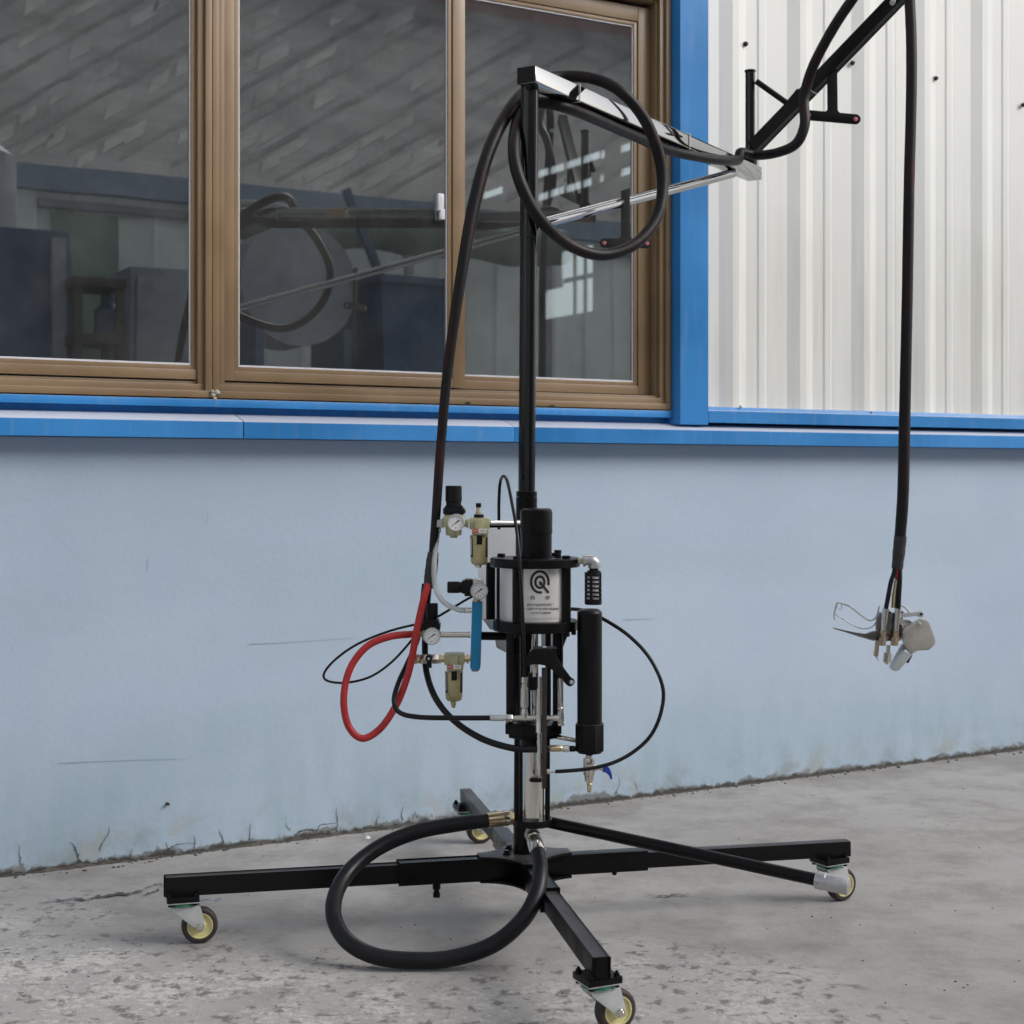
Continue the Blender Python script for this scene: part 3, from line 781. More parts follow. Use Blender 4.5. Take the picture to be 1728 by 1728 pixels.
for i, (q, an) in enumerate(spots):
    o = cf if i == 0 else copy_tree(cf, SPR)
    o.location = q - ORG[SPR]; o.rotation_euler.z = an
lc = cf                                   # the left caster's brake lever
bm = new(); beam(bm, (.030, 0, .087), (.052, 0, .090), .016, .0022, .0005); beam(bm, (.052, 0, .090), (.068, 0, .085), .014, .0022, .0005); beam(bm, (.068, 0, .085), (.082, 0, .090), .014, .0022, .0005)
obj('brake_lever', bm, M['zinc'], lc)

# mast
MB_, MT_ = P(884, 1440, 3.46), P(894, 140, 3.46)
def mp(v):                                # point on the mast axis at photo row v
    z = 1 + (HV - v) * 3.46 / F
    return MB_ + (MT_ - MB_) * ((z - MB_.z) / (MT_.z - MB_.z))
px = 3.46 / F
bm = new(); rod(bm, mp(1440) + V((0, 0, .0005)), mp(392), 14.4 * px); ms = part('mast', bm, M['gloss_dark'])
bm = new(); rod(bm, mp(402), mp(141), 15.2 * px, bev=.0015); part('upper_tube', bm, M['gloss_dark'], ms)
bm = new(); rod(bm, mp(935), mp(839), 18 * px); rod(bm, mp(838.5), mp(829), 17.6 * px, bev=.001); part('mast_sleeve', bm, M['black'], ms)
bm = new(); rod(bm, mp(1440), mp(935.5), 17.8 * px); part('mast_base', bm, M['black'], ms)
for dx, dy in ((-.04, -.02), (-.035, .03), (.035, -.035)):
    bm = new(); q = C0 + V((dx, dy, .1557)); lathe(bm, q, (0, 0, 1), [(0, .0085), (.004, .0085), (.0045, .0065), (.010, .0065)], 6); part('base_bolt', bm, M['black'])

# boom, its brace, the two hook plates
b0, b1 = V((.051, 3.40, 1.8885)), V((.732, 4.52, 1.8885))
bd = (b1 - b0).normalized(); bs = V((bd.y, -bd.x, 0))
bw, bh = .046, .037
b0c = b0 - bs * (bw / 2 - .001)
b1c = b1 - bs * (bw / 2 - .001)
bm = new(); beam(bm, b0c, b1c, bw, bh, .003); bo = part('boom', bm, M['gloss'])
for q, dd in ((b0c - bd * .0016, -bd), (b1c + bd * .0016, bd)):
    bm = new(); beam(bm, q - dd * .004, q + dd * .0014, bw - .003, bh - .003, .001); part('end_cap', bm, M['black'], bo)
def onboom(u):                            # distance along the boom axis seen at column u
    k = (u - CX) / F
    return (b0c.x - k * b0c.y) / (k * bd.y - bd.x)
for u in (963, 1150):
    t = onboom(u); c = b0c + bd * t
    bm = new(); e = .0012
    x = bs * (bw / 2 + .002); z = V((0, 0, bh / 2 + .002))
    ring = [c + x + z, c + x - z, c - x - z, c - x + z, c + x + z]
    tube(bm, ring, .0014, n=6, smooth=False); part('cable_tie', bm, M['tie'], bo)
br0 = mp(382) + V((.012, -.004, 0)); tt = onboom(1236); br1 = b0c + bd * tt + V((0, 0, -bh / 2 - .006))
bm = new(); rod(bm, br0, br1, .0128); part('brace', bm, M['gloss'])
def hookplate(top0, top1, bar0, bar1, d, half, th, name='hook_plate', mt='black_dusty'):
    ba, bb = V(P(*bar0, d)), V(P(*bar1, d)); r_ = half * d / F
    e = (bb - ba).normalized(); f_ = V((0, 1, 0)).cross(e).normalized()
    if f_.z < 0: f_ = -f_
    pts = []
    for k in range(9):
        t = -math.pi / 2 + math.pi * k / 8; pts.append(bb + e * r_ * math.cos(t) + f_ * r_ * math.sin(t))
    l, r2 = P(*top0, d), P(*top1, d)
    lx = l.x; rx = r2.x
    def on(xx): return ba + (bb - ba) * ((xx - ba.x) / (bb.x - ba.x)) + f_ * r_
    pts += [on(rx + .006), on(rx) + V((0, 0, .006)), r2, l, on(lx) + V((0, 0, .006)), on(lx - .006)]
    for k in range(9):
        t = math.pi / 2 + math.pi * k / 8; pts.append(ba + e * r_ * math.cos(t) + f_ * r_ * math.sin(t))
    bm = new(); prism(bm, pts, (0, th, 0), .0006); pl = part(name, bm, M[mt])
    for c in (ba, bb):
        bm = new(); lathe(bm, c + V((0, th + .001, 0)), (0, -1, 0), [(0, r_ * .42), (th + .002, r_ * .42), (th + .003, r_ * .25)], 16); part('bush', bm, M['pink'], pl)
dq = br0.y + (br1.y - br0.y) * ((1055 - 912) / (1238 - 912.))
hookplate((1048, 322), (1063, 317), (1020, 410), (1092, 411), 3.80, 8, .005, mt='grey_plate')
# pivot post and the swinging arm
tp = onboom(1266); pv = b0c + bd * tp + V((0, 0, bh / 2 + .0006)); dp = pv.y
bm = new(); rod(bm, pv, pv + V((0, 0, .030)), .020, bev=.001); part('pivot_base', bm, M['black'])
bm = new(); zt = 1 + (HV - 122) * dp / F; rod(bm, pv + V((0, 0, .0305)), V((pv.x, pv.y, zt)), .0142, bev=.001); pp_ = part('pivot_post', bm, M['gloss_dark'])
bm = new(); rod(bm, V((pv.x, pv.y, zt + .0004)), V((pv.x, pv.y, zt + .006)), .0165, bev=.001); part('post_cap', bm, M['black'], pp_)
a0, a1 = P(1272, 249, dp - .016), P(1536, -24, 4.20)
bm = new(); beam(bm, a0, a1, .030, .034, .002); arm = part('arm', bm, M['black_dusty'])
bm = new(); ad = (a1 - a0).normalized(); beam(bm, a1 - ad * .004, a1 + ad * .0016, .026, .030, .001); part('end_cap', bm, M['plastic'], arm)
bm = new(); q = P(1507, 3, 4.18); lathe(bm, q + V((0, .01, 0)), (0, -1, 0), [(0, .007), (.012, .007), (.014, .004)], 10); part('arm_bolt', bm, M['zinc'], arm)
bm = new(); rod(bm, P(1276, 137, dp - .015), P(1338, 181, dp - .03), .0085); part('strut', bm, M['black'])
bm = new()
beam(bm, P(1322, 190, dp - .035), P(1351, 155, dp - .05), .012, .024, .001); part('strut_lug', bm, M['black_dusty'])
hookplate((1396, 118), (1413, 112), (1365, 194), (1444, 201), 4.33, 8.5, .006)
bm = new(); c = a0 + ad * ((P(1378, 135, 4.3).x - a0.x) / ad.x); x = ad.cross(V((0, 0, 1))).normalized() * .018; z = x.cross(ad).normalized() * .020
tube(bm, [c + x + z, c + x - z, c - x - z, c - x + z, c + x + z], .0014, n=6, smooth=False); part('cable_tie', bm, M['tie'], arm)

# ------------------------------------------------------------------ pump column
DP = 3.34
k_ = DP / F
AXP = P(903, 804, DP); PX_, PY_ = AXP.x, AXP.y
def zz(v, d=DP): return 1 + (HV - v) * d / F
def vz(v0, v1, hw, d=DP, x=None, y=None, bev=0.0, n=32):   # vertical cylinder between two photo rows
    bm = new(); a, b = zz(v0, d), zz(v1, d)
    rod(bm, (PX_ if x is None else x, PY_ if y is None else y, b), (PX_ if x is None else x, PY_ if y is None else y, a), hw, bev=bev, n=n); return bm
RC = .0765
am = part('air_motor', vz(956.5, 1045, RC, n=48), M['alu'])
part('top_plate', vz(941, 956, .0975, bev=.002, n=56), M['black'], am)
part('bottom_plate', vz(1045.6, 1063, .0925, bev=.002, n=56), M['black'], am)
for ang, rr in ((-118, .0085), (-38, .0080), (152, .0090), (58, .0085)):
    x = PX_ + .0835 * math.cos(R(ang)) ; y = PY_ + .0835 * math.sin(R(ang))
    bm = new(); rod(bm, (x, y, zz(1045.4)), (x, y, zz(956.7)), rr + .0018); part('tie_rod', bm, M['black'], am)
    bm = new(); lathe(bm, (x, y, zz(940.8)), (0, 0, 1), [(0, .0088), (.006, .0088), (.007, .007)], 6); part('tie_nut', bm, M['black'], am)
    bm = new(); lathe(bm, (x, y, zz(1063.3)), (0, 0, -1), [(0, .0075), (.008, .0075), (.009, .006)], 6); part('tie_nut', bm, M['black'], am)
bm = new(); vl(bm, 905, DP + .01, [(857.5, 0), (857.5, 22), (861, 26.5), (866, 27.3), (900, 27.3), (900.6, 26.3), (940, 26.3)], 40); part('pilot_valve_cap', bm, M['black'], am)
bm = new(); vl(bm, 941.5, 3.29, [(928, 5.5), (928.6, 6.2), (933.5, 6.2), (933.8, 5.4), (942, 5.4)], 18); part('top_plug', bm, M['plastic'], am)
bm = new(); vl(bm, 968, 3.30, [(1063.6, 4), (1071, 4), (1071.5, 3)], 8); part('drain_plug', bm, M['black'], am)
# label wrapped on the cylinder, printed emblem and lettering
def onlabel(u, v, lift):                  # photo pixel -> point on the cylinder's front
    X = (u - 903) * (DP - RC) / F * 1.0
    a = math.asin(max(-.999, min(.999, X / RC)))
    r = RC + lift
    return V((PX_ + r * math.sin(a), PY_ - r * math.cos(a), 1 + (HV - v) * (DP - r * math.cos(a)) / F))
def patch(bm, us, vs2, lift):
    g = [[bm.verts.new(onlabel(u, v, lift)) for v in vs2] for u in us]
    for i in range(len(us) - 1):
        for j in range(len(vs2) - 1): bm.faces.new((g[i][j], g[i + 1][j], g[i + 1][j + 1], g[i][j + 1]))
bm = new(); patch(bm, [874 + 74 * i / 24 for i in range(25)], [957.5, 1000, 1043.5], .0008)
lb = part('label_plate', bm, M['label'], am)
def annulus(bm, cx, cy, rx, ry, t, a0, a1, lift, n=40):
    pr = None
    for i in range(n + 1):
        a = R(a0 + (a1 - a0) * i / n); c, s_ = math.cos(a), math.sin(a)
        q = (bm.verts.new(onlabel(cx + rx * c, cy - ry * s_, lift)), bm.verts.new(onlabel(cx + (rx - t) * c, cy - (ry - t) * s_, lift)))
        if pr: bm.faces.new((pr[0], q[0], q[1], pr[1]))
        pr = q
def strokes(bm, p0, p1, wd, lift, n=6):
    dx, dy = p1[0] - p0[0], p1[1] - p0[1]; L = math.hypot(dx, dy); nx, ny = -dy / L * wd / 2, dx / L * wd / 2
    pr = None
    for i in range(n + 1):
        t = i / n; q = (bm.verts.new(onlabel(p0[0] + dx * t + nx, p0[1] + dy * t + ny, lift)), bm.verts.new(onlabel(p0[0] + dx * t - nx, p0[1] + dy * t - ny, lift)))
        if pr: bm.faces.new((pr[0], q[0], q[1], pr[1]))
        pr = q
bm = new()
annulus(bm, 910, 982, 16.7, 20, 4.3, -18, 284, .0014)
annulus(bm, 910, 982.5, 9.6, 11.5, 4.2, -36, 324 - 14, .0014)
strokes(bm, (909.5, 981.5), (924.5, 1000.5), 4.3, .0016)
strokes(bm, (909.8, 988), (909.8, 981), 2.2, .0017)
part('emblem', bm, M['print'], am, flat=True)
def lettering(txt, u, v, size, spacing=1.0, wrap=None, width=None):
    cu = bpy.data.curves.new('t', 'FONT'); cu.body = txt; cu.size = 1.0; cu.align_x = 'CENTER'; cu.align_y = 'CENTER'; cu.space_character = spacing; cu.resolution_u = 2
    to = bpy.data.objects.new('t', cu); COL.objects.link(to)
    dg = bpy.context.evaluated_depsgraph_get(); dg.update()
    me = bpy.data.meshes.new_from_object(to.evaluated_get(dg))
    bm = new(); bm.from_mesh(me)
    bpy.data.objects.remove(to); bpy.data.curves.remove(cu); bpy.data.meshes.remove(me)
    if not bm.verts: return None
    xs = [q.co.x for q in bm.verts]; w0 = max(xs) - min(xs)
    sx = (width / w0) if width else size
    for q in bm.verts:
        q.co = wrap(u + q.co.x * sx, v - q.co.y * size)
    return bm
wl = lambda u, v: onlabel(u, v, .0014)
for txt, u, v, sz, wd in (('昌      泉', 910.5, 1009, 7.2, 33), ('冀州市昌泉喷涂机厂', 911, 1021, 5.0, 45), ('厂址冀州市金鸡南大街南首', 912.5, 1027.8, 4.6, 58), ('0318-5258899', 912, 1034.6, 5.2, 32), ('®', 926.5, 963.5, 5.5, 3)):
    bm = lettering(txt, u, v, sz, wrap=wl, width=wd)
    if bm: part('lettering', bm, M['print'], am, flat=True)

# silver elbow and ribbed exhaust silencer
bm = new(); dm = 3.30
rod(bm, P(976, 947, dm), P(986, 946.5, dm), 5.2 * dm / F, n=16); part('nipple', bm, M['olive'])
bm = new(); tube(bm, [P(985, 946, dm), P(992, 945, dm), P(999, 946, dm), P(1003, 950, dm), P(1003.5, 958, dm)], [9 * dm / F, 8.4 * dm / F, 9.5 * dm / F, 9.5 * dm / F, 9 * dm / F], 20, 6)
rod(bm, P(1003.4, 954, dm), P(1003.4, 958.6, dm), 11 * dm / F); rod(bm, P(983.6, 946.3, dm), P(988, 946, dm), 10 * dm / F); part('elbow', bm, M['silver'])
um = 1001
bm = new(); vl(bm, um + 1, dm, [(958.8, 7.8), (963, 7.8), (963, 11.5), (969, 12)], 28); sil = part('silencer', bm, M['plastic'])
bm = new(); vl(bm, um, dm, [(964, 9.5), (1014, 11)], 28); part('silencer_core', bm, M['face'], sil)
for v in (970.5, 977.5, 984.6, 991.6, 998.7, 1005.6):
    bm = new(); r0 = 13.4 + (v - 970) * .035; vl(bm, um, dm, [(v - 1.7, 10.0), (v - 1.5, r0), (v + 1.5, r0), (v + 1.7, 10.0)], 28); part('silencer_rib', bm, M['plastic'], sil)
bm = new(); vl(bm, um, dm, [(1010.5, 14.6), (1018, 14.8), (1020, 13.8), (1020, 0)], 28); part('silencer_end', bm, M['plastic'], sil)
for ang in (-109, -19, 71, 161):
    bm = new(); a = R(ang); c = P(um, 990, dm); r0 = 12.6 * dm / F
    q = V((c.x + r0 * math.cos(a), c.y + r0 * math.sin(a), 0)); beam(bm, V((q.x, q.y, zz(1011, dm))), V((q.x, q.y, zz(966, dm))), 4.2 * dm / F, 3.2 * dm / F, .0004, up=(math.cos(a), math.sin(a), 0)); part('silencer_bar', bm, M['plastic'], sil)

# white box behind the mast
bm = new(); d0 = 3.56
p = [P(807, 955, d0), P(807, 1041, d0), P(836, 1064, d0), P(920, 1064, d0), P(920, 889, d0), P(823, 889, d0), P(823, 955, d0)]
prism(bm, p, (0, .09, 0), .002); wb = part('white_box', bm, M['white_box'])
bm = new(); prism(bm, [P(815, 1044, d0 - .012), P(826, 1062, d0 - .012), P(862, 1068, d0 - .012), P(862, 1050, d0 - .012)], (0, .009, 0), .001); part('grey_skirt', bm, M['grey_box'], wb)
bm = new(); prism(bm, [P(835, 1079, d0 - .03), P(838, 1093, d0 - .03), P(855, 1102, d0 - .03), P(866, 1079, d0 - .03)], (0, .02, 0), .001); part('grey_skirt', bm, M['grey_box'], wb)
bm = new(); prism(bm, [P(913, 1064, d0 + .02), P(914, 1092, d0 + .02), P(935, 1092, d0 + .02), P(935, 1064, d0 + .02)], (0, .03, 0), .001); part('grey_skirt', bm, M['grey_box'], wb)
bm = new(); rod(bm, P(828, 1045, 3.47), P(828, 949, 3.47), 8 * 3.47 / F); part('side_post', bm, M['black'])

# legs between motor and lower pump, flange, stainless lower pump
for u, d, hw in ((866, 3.31, 12.2), (941.5, 3.33, 9.0), (925, 3.42, 5)):
    bm = new(); rod(bm, P(u, 1216, d), P(u, 1063.5, d), hw * d / F); part('spacer_column', bm, M['black'])
bm = new(); q = P(951, 1064, 3.34); prism(bm, [P(950.6, 1064, 3.335), P(957, 1064, 3.335), P(957, 1075, 3.335), P(950.6, 1092, 3.335)], (0, .012, 0), .0005); part('column_rib', bm, M['black'])
bm = new(); vl(bm, 903, DP, [(1063.4, 6), (1140, 6)], 24); rodp = part('piston_rod', bm, M['steel'])
bm = new(); vl(bm, 901, DP, [(1096, 6.6), (1214, 5.4)], 24); part('displacement_rod', bm, M['steel'])
cx, cz = P(900, 1216, DP).x, 0
bm = new()
def octo(r, z0, z1):
    prism(bm, [V((cx + r * math.cos(R(a)), PY_ + r * math.sin(R(a)), z0)) for a in range(22, 382, 45)], (0, 0, z1 - z0), .003)
octo(.0655, zz(1236), zz(1217)); fl = part('flange', bm, M['black'])
bm = new(); octo(.0575, zz(1243), zz(1236.3)); part('flange_collar', bm, M['black'], fl)
for ang in range(0, 360, 45):
    bm = new(); a = R(ang + 22); lathe(bm, (cx + .054 * math.cos(a), PY_ + .054 * math.sin(a), zz(1216.8)), (0, 0, 1), [(0, .0068), (.006, .0068), (.007, .005)], 6); part('flange_bolt', bm, M['black'], fl)
bm = new(); vl(bm, 900, DP, [(1243.3, 22), (1259, 22)], 36); part('gland_nut', bm, M['black'], fl)
bm = new(); vl(bm, 900, DP, [(1259.3, 17.8), (1262, 18.2), (1380, 18.2)], 40); lp = part('lower_pump', bm, M['steel'])
bm = new(); vl(bm, 900, DP, [(1380.3, 32), (1391.5, 32), (1392, 31)], 44); part('pump_foot', bm, M['black'], lp)
for u, d in ((924, 3.34), (905, 3.40), (872, 3.375)):
    bm = new(); rod(bm, P(u, 1380, d), P(u, 1243.5, d), 4.3 * d / F); part('stay_rod', bm, M['black'], lp)
bm = new(); beam(bm, P(878, 1387, 3.46) , P(890, 1387, 3.36), .03, .012); part('mast_clamp', bm, M['black'], lp)
bm = new(); beam(bm, mp(1052) , P(900, 1053, 3.40), .03, .014); part('mast_clamp', bm, M['black'], am)
# front linkage: silver tube, dark flat bar, bent bracket
df_ = 3.235
bm = new(); vl(bm, 910.6, df_ + .012, [(1142, 3.4), (1161, 3.4), (1161, 4.6), (1177, 4.6), (1177.4, 3.6), (1205, 3.6), (1205, 6.4), (1234, 6.4), (1235.6, 7.4), (1236.6, 4.2), (1268, 4.4), (1272, 5.4), (1306, 5.4), (1312, 3.4)], 22); st = part('riser_pipe', bm, M['nickel'])
bm = new(); prism(bm, [P(914, 1127, df_), P(923.6, 1127, df_), P(921.8, 1331, df_), P(914.4, 1331, df_)], (0, .006, 0), .0006); part('flat_bar', bm, M['brown_bar'])
bm = new(); box(bm, *(lambda a, b: (a.x, b.x))(P(895, 1316, 3.25), P(914, 1316, 3.25)), 3.245, 3.262, zz(1319.5, 3.25), zz(1313, 3.25), .001); hl(bm, 1316, 3.255, [(893, 2), (896, 2)], 10); part('clamp', bm, M['plastic'])
bm = new(); db = 3.225
prism(bm, [P(*q, db) for q in ((888.5, 1118), (888, 1110), (893, 1101), (900, 1095), (931, 1095), (947, 1121), (963, 1142.5), (967.5, 1146), (969.5, 1151), (967, 1157), (961, 1158.8), (956, 1156), (945, 1143), (931, 1130), (921, 1123.5), (910, 1121.5), (898, 1121.5), (893, 1124), (889, 1123))], (0, .0055, 0), .0008)
lever = part('linkage_bracket', bm, M['black_dusty'])
bm = new(); prism(bm, [P(*q, db + .0058) for q in ((900.2, 1094), (939.5, 1094), (939.5, 1108), (931, 1097.5), (900.2, 1097.5))], (0, .045, 0), .0006); part('bracket_top', bm, M['black_dusty'], lever)
bm = new(); q = P(964.4, 1150.8, db); lathe(bm, q + V((0, .016, 0)), (0, -1, 0), [(0, .0068), (.0155, .0068), (.0185, .0066), (.0185, .0045)], 20); part('roller', bm, M['plastic'], lever)
bm = new(); lathe(bm, q + V((0, -.0026, 0)), (0, -1, 0), [(0, .0044), (.002, .0044), (.002, .003), (.004, .0028)], 14); part('roller_bolt', bm, M['zinc'], lever)
bm = new(); vl(bm, 901.5, 3.27, [(1120, 4.2), (1134, 4.6), (1136, 3.4), (1142, 3.4)], 18); part('clevis', bm, M['nickel'], lever)
bm = new(); vl(bm, 900, 3.285, [(1135, 7.5), (1137, 8.4), (1162, 8.4), (1164, 7.2)], 24); part('coupling', bm, M['black'], rodp)
bm = new(); hl(bm, 1093, 3.25, [(916, 2.5), (922, 2.5)], 12); part('pin', bm, M['zinc'], lever)
# cross manifold of fittings
dm2 = 3.262
bm = new()
hl(bm, 1211.5, dm2, [(866, 5.2), (878, 5.6), (896, 5.6), (905, 4.6), (926, 4.6)], 20); hl(bm, 1211.5, dm2, [(925, 4.4), (932, 4.4), (932, 5.4), (938, 5.4), (944, 4.6)], 20)
vl(bm, 885, dm2, [(1196, 4.8), (1200, 5.6), (1206, 6.4), (1211, 6.4)], 20); tee = part('manifold_tee', bm, M['nickel'])
bm = new(); hl(bm, 1211.5, dm2, [(853, 6.2), (854, 6.9), (864, 6.9), (865, 6.2)], 6); hl(bm, 1211.5, dm2, [(864.8, 4.2), (867, 4.2)], 14); part('hex_nut', bm, M['nickel'], tee)
bm = new(); vl(bm, 885, dm2, [(1142, 4.6), (1143, 5.6), (1152, 5.6), (1153, 4.2), (1154, 4.2), (1154, 5.2), (1160, 5.2), (1160.4, 6.5), (1193, 6.7), (1195, 4.8), (1197, 4.8)], 20); part('check_valve', bm, M['nickel'], tee)
bm = new(); vl(bm, 946, dm2 + .03, [(1144, 3.4), (1148, 4.8), (1187, 4.8), (1187.6, 4), (1189, 5.2), (1192, 5.2), (1193, 4), (1195, 5.2), (1199, 5.2), (1200, 4.6), (1206, 5.8), (1218, 5.8), (1219, 5.0), (1220, 6), (1224, 6), (1224.4, 4.5)], 20); part('relief_pipe', bm, M['nickel'], tee)
# fluid filter with drain valve
dfil = 3.30
bm = new(); vl(bm, 995, dfil, [(1027.5, 14), (1029, 17.5), (1033, 20.8), (1036, 21), (1220, 21)], 40); fil = part('fluid_filter', bm, M['black_dusty'])
c = P(995, 1220, dfil); r6 = 25.6 * dfil / F
bm = new(); prism(bm, [V((c.x + r6 * math.cos(R(a)), c.y + r6 * math.sin(R(a)), zz(1220.3, dfil))) for a in range(18, 378, 45)], (0, 0, zz(1267, dfil) - zz(1220.3, dfil)), .003); part('filter_base', bm, M['black_dusty'], fil)
bm = new(); vl(bm, 995, dfil, [(1267.3, 22), (1270, 20), (1270, 6), (1274, 6)], 30); part('filter_bottom', bm, M['black_dusty'], fil)
bm = new(); vl(bm, 994, dfil, [(1274.2, 5.8), (1279, 5.8), (1279, 9.2), (1281, 9.8), (1306, 9.8), (1309, 8), (1318, 7.2)], 22); hl(bm, 1296, dfil, [(1000, 5), (1007, 5), (1008, 3.4), (1013, 3.4), (1013, 4.6), (1017, 4.6)], 16); dv = part('drain_valve', bm, M['nickel'], fil)
bm = new(); vl(bm, 994.5, dfil, [(1318.2, 4.6), (1321, 4.6), (1321.5, 4), (1323, 4.6), (1325, 3.8), (1327, 4.4), (1329, 3.6), (1331, 4.2), (1333, 3.4), (1337, 3.2)], 18); part('hose_barb', bm, M['brass'], fil)
bm = new(); prism(bm, [P(*q, dfil - .006) for q in ((1017.3, 1291.5), (1023, 1291.5), (1029, 1297), (1032.5, 1306), (1033.5, 1315), (1030.5, 1315.5), (1027, 1308), (1022, 1304), (1017.3, 1303.5))], (0, .012, 0), .0015); part('valve_handle', bm, M['blue_knob'], fil)
bm = new(); rod(bm, P(928, 1241, 3.33), P(972, 1249, 3.305), 4.2 * k_, n=18); part('filter_bracket', bm, M['steel'], fil)
bm = new(); hl(bm, 1263, 3.27, [(925, 5), (926, 5.6), (947, 5.6), (949, 4.2)], 20); part('hose_sleeve', bm, M['brass'], fil)
bm = new(); hl(bm, 1263.3, 3.285, [(949.4, 5.4), (950.4, 6.4), (960, 6.4), (961, 5.4)], 6); part('hex_nut', bm, M['nickel'], fil)
bm = new(); hl(bm, 1263.5, 3.29, [(961.2, 4.6), (963, 5.2), (969, 5.2), (971, 4.4)], 16); part('adapter', bm, M['plastic'], fil)

# ------------------------------------------------------------------ air panel on the left
def knob(u, v0, v1, hw, d, par, horizontal=False):
    bm = new(); c = P(u, v0, d)
    n = 48; L = (v1 - v0) * d / F; r = hw * d / F
    prof = [(0, r * .90), (L * .05, r), (L * .78, r * 1.02), (L * .80, r * .93), (L, r * .93)]
    lathe(bm, c, (0, 0, -1), prof, n)
    return bm
def gauge(u, v, d, rpx, par):
    r = rpx * d / F; c = P(u, v, d)
    bm = new(); lathe(bm, c + V((0, .022, 0)), (0, -1, 0), [(0, r * .55), (.006, r * .93), (.022, r * .97), (.0245, r * .99), (.0255, r * .95), (.0255, r * .87), (.0225, r * .86)], 40); g = part('gauge', bm, M['zinc'], par)
    g.name = 'gauge'
    bm = new(); lathe(bm, c + V((0, -.0002, 0)), (0, -1, 0), [(0, r * .855), (.0006, r * .855)], 40); part('gauge_face', bm, M['face'], par)
    bm = new()
    def tick(a, r0, r1, wd):
        e = V((math.cos(a), 0, math.sin(a))); f = V((-e.z, 0, e.x)); o = c + V((0, -.0011, 0))
        q = [o + e * r * r0 - f * wd, o + e * r * r1 - f * wd, o + e * r * r1 + f * wd, o + e * r * r0 + f * wd]
        bm.faces.new([bm.verts.new(x) for x in q])
    for k in range(26): tick(R(225 - 270 * k / 25), .66 if k % 5 else .58, .76, r * (.008 if k % 5 else .018))
    for k in range(5): tick(R(200 - 230 * k / 4), .42, .50, r * .03)
    tick(R(-100), .55, .66, r * .05); tick(R(-75), .55, .64, r * .04)
    part('gauge_scale', bm, M['print'], par, flat=True)
    bm = new(); o = c + V((0, -.0018, 0)); e = V((math.cos(R(-142)), 0, math.sin(R(-142)))); f = V((-e.z, 0, e.x))
    prism(bm, [o + e * r * .72, o + f * r * .05, o - e * r * .42 + f * r * .075, o - e * r * .42 - f * r * .075, o - f * r * .05], (0, -.0006, 0)); part('gauge_needle', bm, M['print'], par)
d1 = 3.36
def pbox(bm, u0, u1, v0, v1, d, dep, bev=.001):
    a, b = P(u0, v1, d), P(u1, v0, d); box(bm, a.x, b.x, d, d + dep, a.z, b.z, bev)
# top regulator
bm = new(); pbox(bm, 749, 784, 868.3, 890, d1, .042, .003); pbox(bm, 744.5, 749.3, 875, 891, d1 + .006, .03, .001); vl(bm, 765.5, d1 + .02, [(889, 13.8), (901, 13.8), (903.5, 12), (903.5, 6.6), (907.5, 6.4)], 32); rg = part('pressure_regulator', bm, M['olive'])
bm = new(); pbox(bm, 747.5, 783.5, 857, 868, d1 - .003, .048, .003); pbox(bm, 750, 781, 853.5, 857.5, d1, .042, .003); pbox(bm, 782.5, 785.5, 860, 866, d1 + .01, .02); part('bonnet', bm, M['plastic'], rg)
part('knob', knob(765.5, 819.5, 853.3, 13.8, d1 + .021, rg), M['plastic'], rg)
gauge(769.7, 882, d1 - .014, 15, rg)
bm = new(); pbox(bm, 733, 746.5, 877, 890, d1 + .006, .022, .002); part('elbow', bm, M['silver'], rg)
bm = new(); vl(bm, 738.5, d1 + .017, [(890.2, 4.6), (891, 5.8), (897.5, 5.8), (898.5, 5)], 8); part('hex_nut', bm, M['nickel'], rg)
bm = new(); hl(bm, 883.5, d1 + .022, [(784.2, 5.6), (787, 5.6), (787, 7.4), (790.6, 7.4)], 20); part('coupler', bm, M['olive'], rg)
